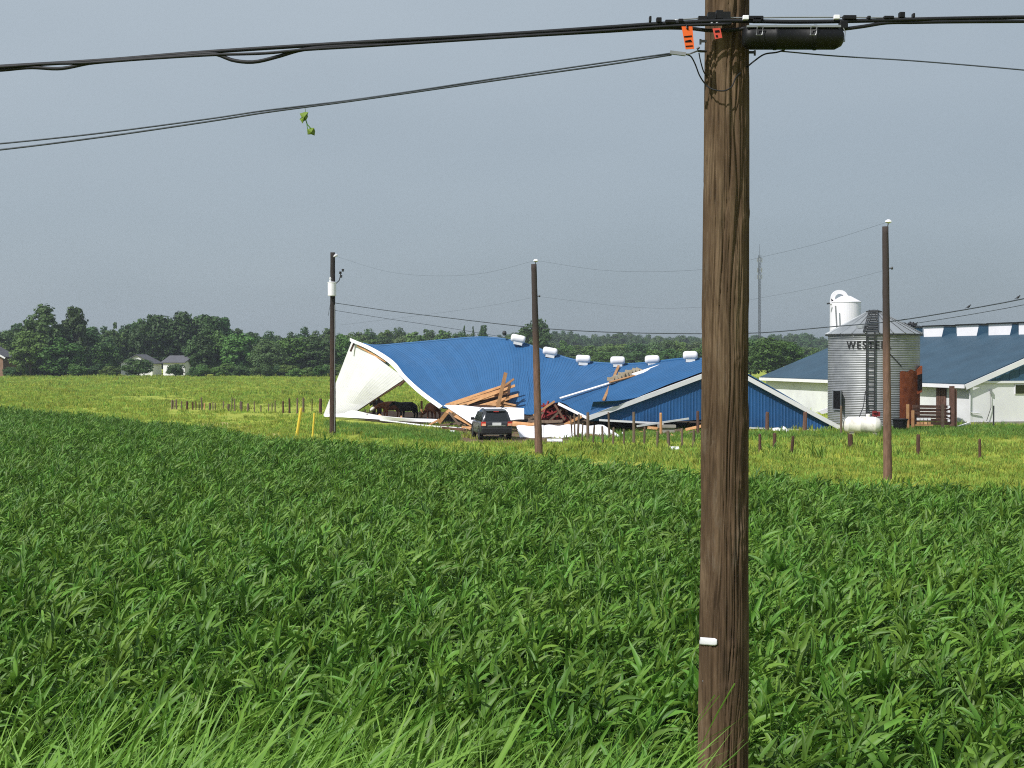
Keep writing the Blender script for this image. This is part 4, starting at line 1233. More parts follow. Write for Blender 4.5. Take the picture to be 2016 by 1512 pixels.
# fallen white sheets
def sheet(name, pts, m, label, cat, thick=.06, bulge=.15, group=None):
    a, b, c_, d_ = [W(*p) for p in pts]
    o = MB().grid(lambda s_, t: a.lerp(b, s_).lerp(d_.lerp(c_, s_), t) + Vector((0, -bulge * math.sin(math.pi * s_) * math.sin(math.pi * t), .04 * math.sin(9 * s_))), [k / 12 for k in range(13)], [k / 4 for k in range(5)]).build(name, m, solid=thick)
    return tag(o, label, cat, group)
sheet('fallen_siding', [(874, 799, 91.5), (1032, 806, 88.6), (1032, 827, 87.6), (930, 836, 88.6)], M['white'], 'white wall sheet leaning below the splintered timbers', 'siding')
for k in range(3):
    xa, xb = lerp(1017, 1182, k / 3) + (0 if k else 0), lerp(1017, 1182, (k + 1) / 3) - 2
    if k < 2: sheet('fallen_siding', [(xa, 840 - k * .8, 82.0), (xb, 839.2 - k * .8, 82.0), (xb, 863, 80.8), (xa + (7 if k == 0 else 0), 863, 80.8)], M['white'], ('white wall panel on the ground beside the car', 'white wall panel on the ground behind the reddish pole')[k], 'siding', bulge=.05)
sheet('fallen_siding', [(1127, 838, 82.0), (1188, 839, 82.0), (1225, 863, 81.4), (1127, 863, 80.8)], M['white'], 'white wall panel with slanted end behind the fence posts', 'siding', bulge=.05)
ribA = MB()
fa = curve3([(638, 816, 107.5), (676, 815, 105.5), (694, 808, 104.0), (730, 815, 102.0), (775, 821, 99.5), (863, 826, 95.6)]); fb = curve3([(640, 821, 107.3), (668, 822, 105.3), (700, 823, 103.5), (733, 825, 101.7), (786, 828, 99.2), (861, 833, 95.4)])
tag(ribA.grid(lambda t, s_: fa(t).lerp(fb(t), s_), [k / 40 for k in range(41)], [0, .5, 1]).build('fallen_siding', M['white'], solid=.05), 'long wavy white siding strip along the ground under the end wall', 'siding')
fa = curve3([(748, 827, 98.6), (786, 831, 97.4), (850, 838, 93.6), (890, 841, 91.5), (934, 843, 89.5)]); fb = curve3([(748, 828.5, 98.5), (786, 833, 97.3), (850, 841, 93.5), (890, 843.5, 91.4), (934, 846, 89.3)])
tag(MB().grid(lambda t, s_: fa(t).lerp(fb(t), s_), [k / 30 for k in range(31)], [0, 1]).build('trim_strip', M['white2'], solid=.05), 'pale narrow strip along the ground leading to the car', 'trim strip')
tag(MB().bar(W(700, 818, 103.6), W(726, 817, 102.2), .12, .2).build('plank', M['darkwood']), 'dark plank behind the wavy siding strip', 'plank')
# timber A-frame
plank(Z1(1120, 880, 91.6), Z1(1203, 775, 91.2), .24, .10, M['timber'], 'short leg of the timber frame beside the car', 'timbers of the broken frame beside the car')
plank(Z1(1195, 775, 91.0), Z1(1440, 912, 89.0), .28, .10, M['timber'], 'long leg of the timber frame beside the car', 'timbers of the broken frame beside the car')
plank(Z1(1130, 905, 91.0), Z1(1350, 880, 90.0), .12, .08, M['oldwood'], 'grey board lying under the timber frame beside the car', 'timbers of the broken frame beside the car')
plank(Z1(1325, 922, 89.6), Z1(1440, 925, 89.0), .12, .06, M['timber'], 'pale board on the ground touching the car', 'timbers of the broken frame beside the car')
tag(MB().prism([Z1(1140, 860, 92.2), Z1(1200, 790, 92.2), Z1(1330, 870, 92.2)], (0, .3, 0)).build('decking_and_shade_sheet', M['blackhole']), 'black torn felt inside the timber frame by the car', 'felt')  # black sheet stands for the dark hollow; the shade is in its colour
# red wreck of gates and trusses
rw = empty('red_gate_wreck', W(1088, 832, 88.5), 'twisted red steel stall gates crushed between the roof halves', 'gate wreck')
for a, b in (((1063, 800), (1110, 792)), ((1066, 812), (1105, 797)), ((1064, 822), (1118, 818)), ((1068, 829), (1120, 828)), ((1070, 794), (1072, 832)), ((1086, 793), (1088, 832)), ((1097, 795), (1096, 831)), ((1108, 800), (1107, 832)), ((1064, 806), (1120, 826)), ((1080, 790), (1064, 830)), ((1100, 806), (1140, 830)), ((1060, 826), (1100, 808))):
    MB().bar(W(*a, 89 + rnd.uniform(-.5, .5)), W(*b, 88.4 + rnd.uniform(-.5, .5)), .10, .10).build('rail', M['redsteel'], rw)
MB().prism([W(1062, 804, 90.5), W(1085, 792, 90.5), W(1104, 796, 90.5), W(1120, 815, 90.3), W(1118, 834, 90.3), W(1062, 834, 90.5)], (0, .15, 0)).build('sheet', M['redsteel'], rw)
lG = 'weathered board in the rubble behind the white ground panels'
gG = 'boards in the rubble behind the white ground panels'
for a, b, m in (((1040, 829), (1106, 831), 'oldwood'), ((1038, 833), (1108, 829), 'oldwood'), ((1005, 836), (1058, 839), 'timber'), ((1010, 832), (1050, 836), 'timber'), ((1022, 838), (1060, 834), 'timber'), ((1108, 838), (1145, 820), 'timber'), ((1118, 840), (1160, 826), 'oldwood'), ((1060, 838), (1110, 836), 'oldwood'),
                ((1275, 842), (1325, 846), 'timber'), ((1285, 852), (1310, 840), 'timber'), ((1310, 850), (1345, 846), 'oldwood'), ((1350, 846), (1385, 838), 'timber')):
    plank(W(*a, 85.4 + rnd.uniform(-.4, .4)), W(*b, 84.8 + rnd.uniform(-.4, .4)), .17, .06, M[m], lG, gG)
tag(MB().prism([W(1296, 837, 83.9), W(1331, 837, 83.9), W(1331, 842, 83.9), W(1296, 842, 83.9)], (0, .6, 0)).prism([W(1299, 842, 84.0), W(1328, 842, 84.0), W(1328, 853, 84.0), W(1299, 853, 84.0)], (0, .5, 0)).build('feed_trough', M['concrete']), 'pale topped feed trough behind the fresh wooden post', 'trough')
lS = 'small splinter of timber scattered round the foot of the collapsed barn'
gS = 'splinters of timber scattered round the foot of the collapsed barn'
for k in range(46):
    px = rnd.choice((rnd.uniform(690, 930), rnd.uniform(1000, 1200), rnd.uniform(1180, 1400), rnd.uniform(1060, 1120)))
    py = interp([(690, 826), (870, 842), (1000, 846), (1180, 860), (1400, 858)], px) + rnd.uniform(-6, 5)
    p = G(px, py); a_ = rnd.uniform(0, 3.14); l_ = rnd.uniform(.3, 1.1)
    dv_ = Vector((math.cos(a_), math.sin(a_) * .8, rnd.uniform(-.05, .5))) * l_
    plank(p + Vector((0, 0, .10)), p + Vector((0, 0, .12)) + dv_, rnd.uniform(.06, .13), .04, M[rnd.choice(('timber', 'timber', 'oldwood', 'white2'))], lS, gS, name='splinter')
for k, (a, b) in enumerate((((1050, 818), (1092, 790)), ((1075, 835), (1112, 800)), ((1112, 828), (1092, 797)), ((1120, 836), (1150, 818)), ((1040, 826), (1070, 812)), ((1128, 832), (1112, 806)), ((1135, 838), (1168, 832)), ((905, 838), (884, 812)), ((915, 846), (870, 842)), ((1245, 846), (1290, 838)))):
    d_ = 88.0 if px < 1000 else 87.2
    plank(W(*a, d_ - .2 * (k % 3)), W(*b, d_ + .5), .13, .06, M[('timber', 'oldwood', 'darkwood')[k % 3]], 'broken truss timber jammed among the red gates and roof edge', 'broken truss timbers under the roof edge')
def scrap(px, py, wpx, label):
    p = G(px, py); s_ = wpx * p.y / F
    tag(MB().box(p + Vector((0, 0, .09)), (s_, .5, .05), rot=Matrix.Rotation(R(12), 3, 'X')).box(p + Vector((s_ * .2, .1, .05)), (s_ * .5, .4, .08)).build('scrap_sheet', M['white2']), label, 'scrap')
scrap(1092, 870, 30, 'thin white scrap sheet in the grass before the reddish pole')
scrap(1328, 886, 18, 'white scrap in the grass between the front fence posts')
scrap(890, 853, 9, 'small white scrap in the grass beside the parked car')
scrap(1320, 862, 12, 'white scrap in the grass below the feed trough')
for px, py in ((1530, 846), (1545, 848)):
    pass
tag(MB().prism([W(1521, 848, 86.6), W(1536, 848, 86.6), W(1534, 842, 86.8), W(1522, 843, 86.8)], (0, .3, 0)).prism([W(1540, 849, 86.4), W(1554, 852, 86.4), W(1552, 846, 86.6), W(1543, 839, 86.6)], (0, .2, 0)).build('scrap_sheet', M['white']), 'crumpled white scrap at the foot of the blue gable', 'scrap')
tag(MB().prism([W(1610, 810, 95), W(1630, 803, 95), W(1634, 812, 95), W(1618, 815, 95)], (0, .3, 0)).build('scrap_sheet', M['white']), 'white scrap caught on the gable slope beside the grain bin', 'scrap')

# ------------------------------------------------------------------ fence posts
def post_mesh(seed):
    r_ = random.Random(seed); mb = MB(); n = 9
    rows = [(0, 1.0), (.3, .98), (.6, .95), (.85, .93), (.97, .9), (1.0, .78)]
    vs, fs = [], []
    ph = [r_.uniform(.82, 1.15) for _ in range(n)]
    lean = r_.uniform(-.04, .04)
    for z, s_ in rows:
        for k in range(n):
            a = 2 * math.pi * k / n
            vs.append((math.cos(a) * .5 * s_ * ph[k] + lean * z, math.sin(a) * .5 * s_ * ph[k], z + (.03 * math.sin(3 * a + seed) if z == 1 else 0)))
    for i in range(len(rows) - 1):
        for k in range(n): fs.append((i * n + k, i * n + (k + 1) % n, (i + 1) * n + (k + 1) % n, (i + 1) * n + k))
    fs.append(tuple(range((len(rows) - 1) * n, len(rows) * n)))
    me = bpy.data.meshes.new('fence_post'); me.from_pydata(vs, [], fs); return me
pm = [post_mesh(k) for k in range(6)]
pm_m = {}
def post(px, ty, by, wpx, m, label, group, d=None, tilt=None):
    p = G(px, by) if d is None else Vector((W(px, HOR, d).x, d, 0))
    H = W(px, ty, p.y).z * 1.06; s_ = wpx * p.y / F
    key = (rnd.randrange(6), m)
    if key not in pm_m:
        me = pm[key[0]].copy(); me.materials.append(M[m]); pm_m[key] = me
    o = bpy.data.objects.new('fence_post', pm_m[key]); col.objects.link(o)
    o.location = (p.x, p.y, th(p.x, p.y) - .1); o.scale = (s_, s_, H + .1)
    o.rotation_euler = (rnd.gauss(0, .02), rnd.gauss(0, .035) if tilt is None else tilt, rnd.uniform(0, 6))
    return tag(o, label, 'fence post', group)
gl = 'ragged row of fence posts in the far pasture'
ll = 'short weathered post in the ragged row in the far pasture'
Z7 = lambda zx, zy: (300 + zx / 5.04, 640 + zy / 5.04)
for zx, t, b, wz in ((190, 755, 840, 18), (212, 760, 830, 12), (238, 750, 850, 18), (288, 765, 858, 16), (340, 768, 855, 20), (400, 770, 855, 14), (430, 770, 800, 12), (462, 775, 840, 8), (565, 780, 855, 22), (600, 775, 800, 10), (622, 782, 850, 9), (700, 765, 835, 16), (750, 790, 840, 24), (785, 730, 830, 12), (815, 740, 830, 14),
                      (880, 765, 830, 30), (948, 785, 850, 26), (1010, 765, 840, 12), (1075, 800, 860, 8), (1150, 785, 855, 12), (1185, 780, 830, 8), (1215, 755, 865, 12), (1295, 760, 870, 20), (1435, 735, 865, 20), (1582, 740, 880, 12)):
    px, ty = Z7(zx, t); by = Z7(zx, b)[1]
    dd = depth(815) + (632 - px) / 294 * 9
    post(px, ty, by, max(2.2, wz / 5.04), rnd.choice(['oldwood', 'darkwood', 'oldwood']), ll, gl, d=dd)
for zx, t, wz, m, lb in ((490, 732, 18, 'oldwood', 'tallest post among the far half of the ragged pasture row'), (515, 785, 16, 'timber', 'pale fresh post in the ragged pasture row'), (1360, 735, 20, 'darkwood', 'dark tall post in the ragged pasture row just before the leaning yellow marker'), (1498, 728, 22, 'oldwood', 'tall post in the pasture row just past the leaning yellow marker'), (1665, 738, 30, 'darkwood', 'thick dark post nearest the white barn wall')):
    px, ty = Z7(zx, t)
    post(px, ty, 0, wz / 5.04, m, lb, None, d=depth(815) + (632 - px) / 294 * 9)
Z8 = lambda zx, zy: (1080 + zx / 5.04, 780 + zy / 5.04)
gf, lf = 'short dark fence posts in the grass before the collapsed barn', 'short dark fence post in the grass row before the collapsed barn'
for zx, t, b, wz in ((330, 280, 455, 18), (438, 300, 475, 22), (540, 310, 468, 26), (640, 325, 490, 24), (748, 338, 490, 22), (950, 318, 492, 24), (1080, 362, 518, 26), (1195, 358, 522, 32), (1325, 338, 518, 28), (1440, 350, 522, 26)):
    px, ty = Z8(zx, t); post(px, ty, Z8(zx, b)[1], wz / 5.04, 'oldwood', lf, gf)
gt, lt = 'tall grey posts standing before the white ground panels', 'tall grey post standing before the white ground panels'
for zx, t, b, wz in ((237, 205, 425, 12), (262, 190, 428, 20), (290, 195, 428, 24), (390, 180, 445, 36), (605, 180, 430, 24)):
    px, ty = Z8(zx, t); post(px, ty, Z8(zx, b)[1], wz / 5.04, 'oldwood', lt, gt)
px, ty = Z8(847, 180); post(px, ty, Z8(0, 462)[1], 5.5, 'oldwood', 'tall grey post standing before the dark gap under the blue gable', None)
px, ty = Z8(1115, 182); post(px, ty, Z8(0, 405)[1], 6.5, 'timber', 'fresh orange wooden post before the blue gable', None)
px, ty = Z8(1482, 165); post(px, ty, Z8(0, 405)[1], 6, 'fencewood', 'brown post close beside the near utility pole', None)
post(1510, 814, 852, 7.5, 'fencewood', 'reddish brown post before the blue gable beside the near pole', None)
post(1584, 814, 854, 8, 'fencewood', 'reddish brown post before the sloping end of the blue gable', None)
post(1656, 803, 858, 5, 'oldwood', 'thin post at the tip of the blue gable beside the white tank', None)
for px, t, b, wz, lb in ((1496, 858, 896, 7, 'dark short post beside the near utility pole'), (1525, 856, 888, 7, 'dark short post with a weed growing at its foot'), (1557, 862, 901, 7, 'dark short post third along from the near utility pole'),
                         (1674, 858, 890, 10, 'thick dark short post before the white tank'), (1808, 859, 900, 9, 'dark short post below the brown board fence'), (1929, 867, 903, 6.5, 'dark short post below the white barn wall')):
    post(px, t, b, wz, 'darkwood', lb, None)
o = MB().tube([G(1956, 846), G(1956, 846) + Vector((0, 0, 1.55))], .05, 6).build('metal_post', M['darksteel']); tag(o, 'thin metal post before the white end wall', 'post')
for i, (a, b) in enumerate((((583, 862), (593, 803)), ((615, 860), (619, 813)))):
    p0 = G(*a); p1 = W(*b, p0.y)
    o = MB().tube([p0 - Vector((0, 0, .1)), p1], .085 if i == 0 else .055, 8).build('marker_stake', M['yellow'])
    tag(o, ('leaning thick yellow marker stake at the corn edge', 'thin upright yellow marker stake next to the pole')[i], 'marker stake')

# ------------------------------------------------------------------ brown board fence, bin and bits by the slate barn
fd = 88.5
bf = empty('board_fence', W(1832, 838, fd), 'brown weathered board fence before the slate roofed barn', 'fence')
for i in range(6):
    y = 800 + i * 6.6
    MB().bar(W(1797, y, fd), W(1869, y + 1, fd + 1.5), .05, .175).build('board', M['fencewood'], bf)
for px in (1787, 1797, 1856):
    MB().bar(W(px, 845, fd - .1), W(px, 796 if px != 1797 else 808, fd - .1), .16, .14, up=(0, 1, 0)).build('post', M['timber'] if px != 1856 else M['oldwood'], bf)
MB().bar(W(1874, 842, fd + 1), W(1874, 760, fd + 1), .30, .14, up=(0, 1, 0)).build('post', M['fencewood'], bf)
MB().bar(W(1880, 842, fd + 1.1), W(1880, 766, fd + 1.1), .20, .14, up=(0, 1, 0)).build('post', M['darkwood'], bf)
for k in range(4):
    c_ = W(1868, 801 + k * 9, fd + .85); MB().box(c_, (.14, .05, .14)).build('reflector', M['white'], bf)
c_ = W(1772, 848, 87); c_.z = 0
wb = empty('waste_barrel', c_, 'black plastic waste barrel beside the brown board fence', 'barrel')
MB().lathe([(.36, 0), (.44, .75), (.46, .8)], 18, Matrix.Translation(c_)).build('body', M['black'], wb, smooth=False)
MB().lathe([(.47, .76), (.50, .78), (.50, .84), (.44, .86), (.40, .8)], 18, Matrix.Translation(c_), caps=False).build('rim', M['black'], wb)
tag(MB().bar(W(1884, 841, 90), W(1908, 833, 93), .12, .12).build('drain_pipe', M['white']), 'white drain pipe lying at the barn corner', 'pipe')
cr_ = empty('crate', W(1816, 841, 88.0), 'pale slatted crate leaning on the brown board fence', 'crate')
for k in range(2):
    for j in range(4):
        MB().bar(W(1805 + j * 7.2, 825 + k * 8, 87.6), W(1810.5 + j * 7.2, 825 + k * 8, 87.6), .06, .15).build('slat', M['white2'] if k == 0 else M['timber'], cr_)
MB().bar(W(1803, 837, 87.7), W(1836, 837, 87.7), .3, .08).build('base', M['timber'], cr_)

# ------------------------------------------------------------------ propane tank
tcn = W(1697, 843, 83.5); tcn.z = .62
tk = empty('gas_tank', Vector((tcn.x, tcn.y, 0)), 'white horizontal gas tank in the grass before the grain bin', 'gas tank')
Mx = Matrix.Translation(tcn) @ Matrix.Rotation(R(-14), 4, 'Z') @ Matrix.Rotation(R(90), 4, 'Y')
hl_, rr = 1.15, .50
MB().lathe([(0, -hl_), (rr * .55, -hl_ + .06), (rr * .85, -hl_ + .17), (rr, -hl_ + .36), (rr + .012, -hl_ + .38), (rr, -hl_ + .40), (rr, -.1), (rr + .015, -.08), (rr, -.06), (rr, hl_ - .40), (rr + .012, hl_ - .38), (rr, hl_ - .36), (rr * .85, hl_ - .17), (rr * .55, hl_ - .06), (0, hl_)], 26, Mx, caps=False).build('shell', M['tank'], tk, smooth=True)
MB().lathe([(.13, 0), (.13, .16), (.10, .2), (0, .2)], 12, Matrix.Translation(tcn + Vector((.35, -.05, rr - .02)))).build('valve_dome', M['tank'], tk)
for s_ in (-.65, .65):
    q = tcn + Vector((s_, -s_ * .2, 0)); q.z = .07
    MB().box(q, (.22, .8, .22)).build('foot', M['concrete'], tk)
tag(MB().box(W(1725, 815, 86.5) , (.42, .3, .3)).box(W(1722, 811, 86.4), (.22, .3, .12)).bar(W(1725, 818, 86.5), G(1725, 850), .08, .08).build('fuel_cabinet', M['redsteel']), 'small red box on a stand behind the white gas tank', 'box')
tag(MB().tube([W(1704, 770, 90.2), W(1700, 800, 89.6), W(1690, 825, 88.4), W(1684, 838, 86)], .03, 5).build('hose', M['darksteel']), 'dark hose running down from the bin ladder to the tank', 'hose')

# ------------------------------------------------------------------ parked car
cpos = G(978, 868)
car = empty('parked_car', (cpos.x, cpos.y, th(cpos.x, cpos.y) + .03), 'charcoal sport utility car parked on the dirt track', 'car', rz=R(9))
# local axes: x across, y forwards (rear bumper at y = 0), z up
def loft(secs):
    mb = MB(); vs, fs = [], []
    n = None
    for y, prof in secs:
        ring = [(x, y, z) for x, z in prof] + [(-x, y, z) for x, z in prof[::-1]]
        n = len(ring); vs += ring
    for i in range(len(secs) - 1):
        for k in range(n): fs.append((i * n + k, (i + 1) * n + k, (i + 1) * n + (k + 1) % n, i * n + (k + 1) % n))
    fs.append(tuple(range(n))); fs.append(tuple(range((len(secs) - 1) * n, len(secs) * n))[::-1])
    return mb.add(vs, fs)
def bp(wd, zb, zt_, r1=.08): return [(wd - .10, zb), (wd, zb + .12), (wd + .0, (zb + zt_) / 2), (wd - .02, zt_ - .08), (wd - r1, zt_)]
body = loft([(.00, bp(.80, .48, .98)), (.06, bp(.87, .38, 1.02)), (.35, bp(.90, .28, 1.04)), (1.6, bp(.905, .24, 1.03)), (3.0, bp(.905, .24, 1.00)), (3.9, bp(.89, .28, .96)), (4.45, bp(.82, .36, .86)), (4.62, bp(.70, .42, .74))]).build('body', M['car'], car, smooth=True, local=True, bevel=.02)
def cabp(wt_, zt_, wb_=.84): return [(wb_, 1.0), (lerp(wb_, wt_, .5) + .015, lerp(1.0, zt_, .55)), (wt_, zt_ - .05), (wt_ - .10, zt_)]
loft([(.10, cabp(.74, 1.05, .83)), (.22, cabp(.68, 1.38)), (.38, cabp(.64, 1.62)), (.9, cabp(.66, 1.69)), (2.0, cabp(.66, 1.69)), (2.7, cabp(.62, 1.60)), (3.45, cabp(.70, 1.04, .82))]).build('cabin', M['car'], car, smooth=True, local=True)
MB().prism([(-.66, .12, 1.08), (.66, .12, 1.08), (.56, .30, 1.52), (-.56, .30, 1.52)], (0, -.025, -.005)).build('rear_window', M['glass'], car, local=True)
MB().prism([(-.58, .22, 1.60), (.58, .22, 1.60), (.55, .52, 1.66), (-.55, .52, 1.66)], (0, 0, .035)).build('spoiler', M['car'], car, local=True)
MB().box((0, .20, 1.585), (.30, .03, .035)).build('brake_light', M['tail'], car, local=True)
for s_ in (-1, 1):
    for (y0_, y1_, y2_, y3_) in ((.45, 1.05, 1.05, .62), (1.12, 1.95, 1.95, 1.12), (2.02, 3.05, 2.62, 2.02)):
        MB().prism([(s_ * .845, y0_, 1.06), (s_ * .845, y1_, 1.06), (s_ * .695, y2_, 1.54), (s_ * .695, y3_, 1.54)], (s_ * .022, 0, .004)).build('side_window', M['glass'], car, local=True)
    tl = MB().prism([(s_ * .60, .015, .80), (s_ * .88, .06, .80), (s_ * .87, .06, 1.03), (s_ * .62, .02, 1.03)], (0, -.04, 0)).build('tail_light', M['tail'], car, local=True)
    MB().prism([(s_ * .62, -.03, .80), (s_ * .84, .005, .80), (s_ * .84, .005, .93), (s_ * .62, -.03, .93)], (0, -.02, 0)).build('lamp_glare', M['sun_glare'], tl, local=True)
    mr_ = MB().box((s_ * 1.0, 2.75, 1.10), (.20, .12, .16)).build('side_mirror', M['carblack'], car, local=True, bevel=.02)
    for y_ in (.82, 3.62):
        Mx = Matrix.Translation((s_ * .80, y_, .34)) @ Matrix.Rotation(R(90) * s_, 4, 'Y')
        wh = MB().lathe([(.20, -.11), (.31, -.11), (.345, -.07), (.345, .07), (.31, .11), (.20, .11)], 24, Mx).build('wheel', M['tyre'], car, local=True)
        MB().lathe([(.0, .095), (.06, .10), (.08, .085), (.20, .09), (.215, .115), (.20, .12)], 16, Mx, caps=False).build('rim', M['rim'], wh, local=True)
        MB().lathe([(.365, .085), (.44, .085), (.44, .11), (.365, .11)], 20, Matrix.Translation((s_ * .80, y_, .36)) @ Matrix.Rotation(R(90) * s_, 4, 'Y') @ Matrix.Rotation(R(90), 4, 'Z'), caps=False, arc=(R(0), R(360))).build('wheel_arch', M['carblack'], car, local=True)
MB().box((0, .02, .52), (1.70, .16, .34)).build('bumper', M['carblack'], car, local=True, bevel=.05)
MB().box((0, -.03, .90), (.50, .02, .16)).build('licence_plate', M['plate'], car, local=True)
MB().box((0, -.005, .80), (1.0, .03, .04)).build('trim_strip', M['rim'], car, local=True)
MB().box((0, .06, .34), (1.2, .1, .06)).build('skid_plate', M['steel'], car, local=True)
MB().tube([(.64, .45, 1.70), (.64, .6, 1.735), (.64, 2.3, 1.735), (.64, 2.45, 1.69)], .018, 6).tube([(-.64, .45, 1.70), (-.64, .6, 1.735), (-.64, 2.3, 1.735), (-.64, 2.45, 1.69)], .018, 6).build('roof_rack', M['carblack'], car, local=True)

# ------------------------------------------------------------------ cows
def skin_obj(nodes, edges, name, m, parent):
    me = bpy.data.meshes.new(name); me.from_pydata([n[:3] for n in nodes], edges, [])
    ob = bpy.data.objects.new(name, me); col.objects.link(ob)
    md = ob.modifiers.new('skin', 'SKIN'); md.use_smooth_shade = True
    for i, v in enumerate(me.skin_vertices[0].data):
        v.radius = (nodes[i][3], nodes[i][3] if len(nodes[i]) < 5 else nodes[i][4]); v.use_root = (i == 0)
    sb = ob.modifiers.new('sub', 'SUBSURF'); sb.levels = 2; sb.render_levels = 2
    bpy.context.view_layer.update()
    ev = bpy.data.meshes.new_from_object(ob.evaluated_get(bpy.context.evaluated_depsgraph_get()))
    bpy.data.objects.remove(ob)
    ev.name = name; ev.materials.clear(); ev.materials.append(m)
    ev.polygons.foreach_set('use_smooth', [True] * len(ev.polygons))
    o = bpy.data.objects.new(name, ev); col.objects.link(o); o.parent = parent
    return o
def cow(px, d_, rz, hide, label, face=None, graze=0.0, s_=1.0, head_turn=0.0):
    p = W(px, HOR, d_); root = empty('cow', (p.x, d_, .03), label, 'cow', rz=rz); root.scale = (s_, s_, s_)
    hz = 1.25 - .75 * graze; hx = 1.28 + .05 * graze
    nd = [(0, 0, 1.0, .33, .36), (.45, 0, 1.02, .32, .37), (-.45, 0, 1.03, .32, .34), (-.72, 0, 1.08, .22, .24), (.72, 0, 1.06, .20, .27), (1.0, head_turn * .3, lerp(1.18, .95, graze), .15, .2), (hx, head_turn * .6, hz, .13, .14), (hx + .28, head_turn, hz - .16, .085, .09), (hx + .40, head_turn * 1.1, hz - .22, .075, .075)]
    ed = [(0, 1), (0, 2), (2, 3), (1, 4), (4, 5), (5, 6), (6, 7), (7, 8)]
    for sx, base in ((.52, 1), (-.58, 2)):
        for sy in (-1, 1):
            i = len(nd)
            if sx > 0: nd += [(sx, sy * .17, .72, .12), (sx + .02, sy * .17, .42, .065), (sx, sy * .17, .10, .05), (sx + .03, sy * .17, .03, .06)]
            else: nd += [(sx + .05, sy * .18, .80, .15), (sx - .10, sy * .18, .50, .075), (sx - .02, sy * .18, .12, .05), (sx + .02, sy * .18, .03, .06)]
            ed += [(base, i), (i, i + 1), (i + 1, i + 2), (i + 2, i + 3)]
    skin_obj(nd, ed, 'body', M[hide], root)
    MB().tube([(-.88, 0, 1.15), (-.99, 0, .95), (-1.02, .02, .6), (-1.0, .02, .45)], [.03, .02, .018, .05], 6).build('tail', M[hide], root, local=True)
    for sy in (-1, 1):
        MB().prism([(hx - .04, head_turn * .6 + sy * .12, hz + .07), (hx - .02, head_turn * .6 + sy * .28, hz + .10), (hx, head_turn * .6 + sy * .30, hz + .03), (hx, head_turn * .6 + sy * .13, hz)], (.03, 0, 0)).build('ear', M[hide], root, local=True)
    if face:
        c_ = Vector((hx + .24, head_turn * .95, hz - .10))
        MB().lathe([(0, -.26), (.09, -.2), (.135, -.02), (.13, .12), (0, .2)], 12, Matrix.Translation(c_) @ Matrix.Rotation(R(90 + 28), 4, 'Y') @ Matrix.Rotation(math.pi, 4, 'X'), caps=False).build('face', M[face], root, local=True, smooth=True)
    return root
cow(771, 104.6, R(218), 'cow_brown', 'brown cow with a white face under the tilted white wall', face='cow_white', graze=.45, head_turn=-.2)
cow(804, 103.0, R(150), 'cow_black', 'black cow standing in the open end of the barn')
cow(853, 101.5, R(120), 'cow_brown', 'brown cow half hidden behind the torn rake trim', graze=.8)
cow(746, 107.5, R(120), 'cow_black', 'dark cow behind the white faced brown cow', graze=.2)

# ------------------------------------------------------------------ far utility poles
def far_pole(base, top_px, top_py, r0, r1, label, name='utility_pole'):
    b = G(*base); t = W(top_px, top_py, b.y)
    root = empty(name, (b.x, b.y, th(b.x, b.y)), label, 'utility pole')
    mb = MB(); n = 12; vs, fs = [], []
    K = 40
    for i in range(K + 1):
        s_ = i / K; c_ = Vector((lerp(b.x, t.x, s_), b.y, lerp(-.2, t.z, s_)))
        for k in range(n):
            a = 2 * math.pi * k / n
            rr_ = lerp(r0, r1, s_) * (1 + .07 * noise.noise(Vector((math.cos(a) * 2 + b.x, math.sin(a) * 2, s_ * 30))))
            vs.append(c_ + Vector((math.cos(a) * rr_, math.sin(a) * rr_, 0)))
    for i in range(K):
        for k in range(n): fs.append((i * n + k, i * n + (k + 1) % n, (i + 1) * n + (k + 1) % n, (i + 1) * n + k))
    fs.append(tuple(range(K * n, (K + 1) * n)))
    return root, mb.add(vs, fs), b, t
def pole_mat(name, low, high, split, soft=2.0):
    """wood whose lower length is redder, as on the poles themselves"""
    m = mat(name, low, .85, spec=.15, c2=tuple(c * 2.1 for c in low), nscale=3.0, stretch=(4, 4, .7), bump=.5, bscale=9)
    N, L = m.node_tree.nodes, m.node_tree.links
    b = N['Principled BSDF']; src_ = b.inputs['Base Color'].links[0].from_socket
    tc = N.new('ShaderNodeTexCoord'); sp_ = N.new('ShaderNodeSeparateXYZ'); L.new(tc.outputs['Object'], sp_.inputs[0])
    mr = N.new('ShaderNodeMapRange'); mr.inputs['From Min'].default_value = split - soft; mr.inputs['From Max'].default_value = split + soft
    L.new(sp_.outputs['Z'], mr.inputs['Value'])
    mx = N.new('ShaderNodeMixRGB'); mx.inputs[2].default_value = (*high, 1)
    L.new(mr.outputs[0], mx.inputs[0]); L.new(src_, mx.inputs[1]); L.new(mx.outputs[0], b.inputs['Base Color'])
    return m
M['pole1'] = pole_mat('dark_pole_wood', (.040, .026, .020), (.035, .030, .028), 6)
M['pole2'] = pole_mat('reddish_pole_wood', (.112, .066, .047), (.058, .046, .042), 5.2, 1.0)
r1_, mb, b1, t1 = far_pole((655, 857), 655, 497, .19, .14, 'dark utility pole with a white transformer beside the barn wall')
mb.build('pole', M['pole1'], r1_, smooth=True)
tc_ = W(655.5, 569, b1.y - .12)
tr_ = MB().lathe([(.0, -.43), (.24, -.42), (.25, -.38), (.25, .33), (.27, .36), (.26, .40), (.0, .43)], 18, Matrix.Translation(tc_ + Vector((-.02, -.28, 0))), caps=False).build('transformer', M['white'], r1_)
MB().lathe([(.05, 0), (.065, .1), (.04, .14), (.065, .2), (.03, .3)], 10, Matrix.Translation(tc_ + Vector((-.12, -.28, .4)))).build('bushing', M['white2'], tr_)
hz_ = W(671, 541, b1.y)
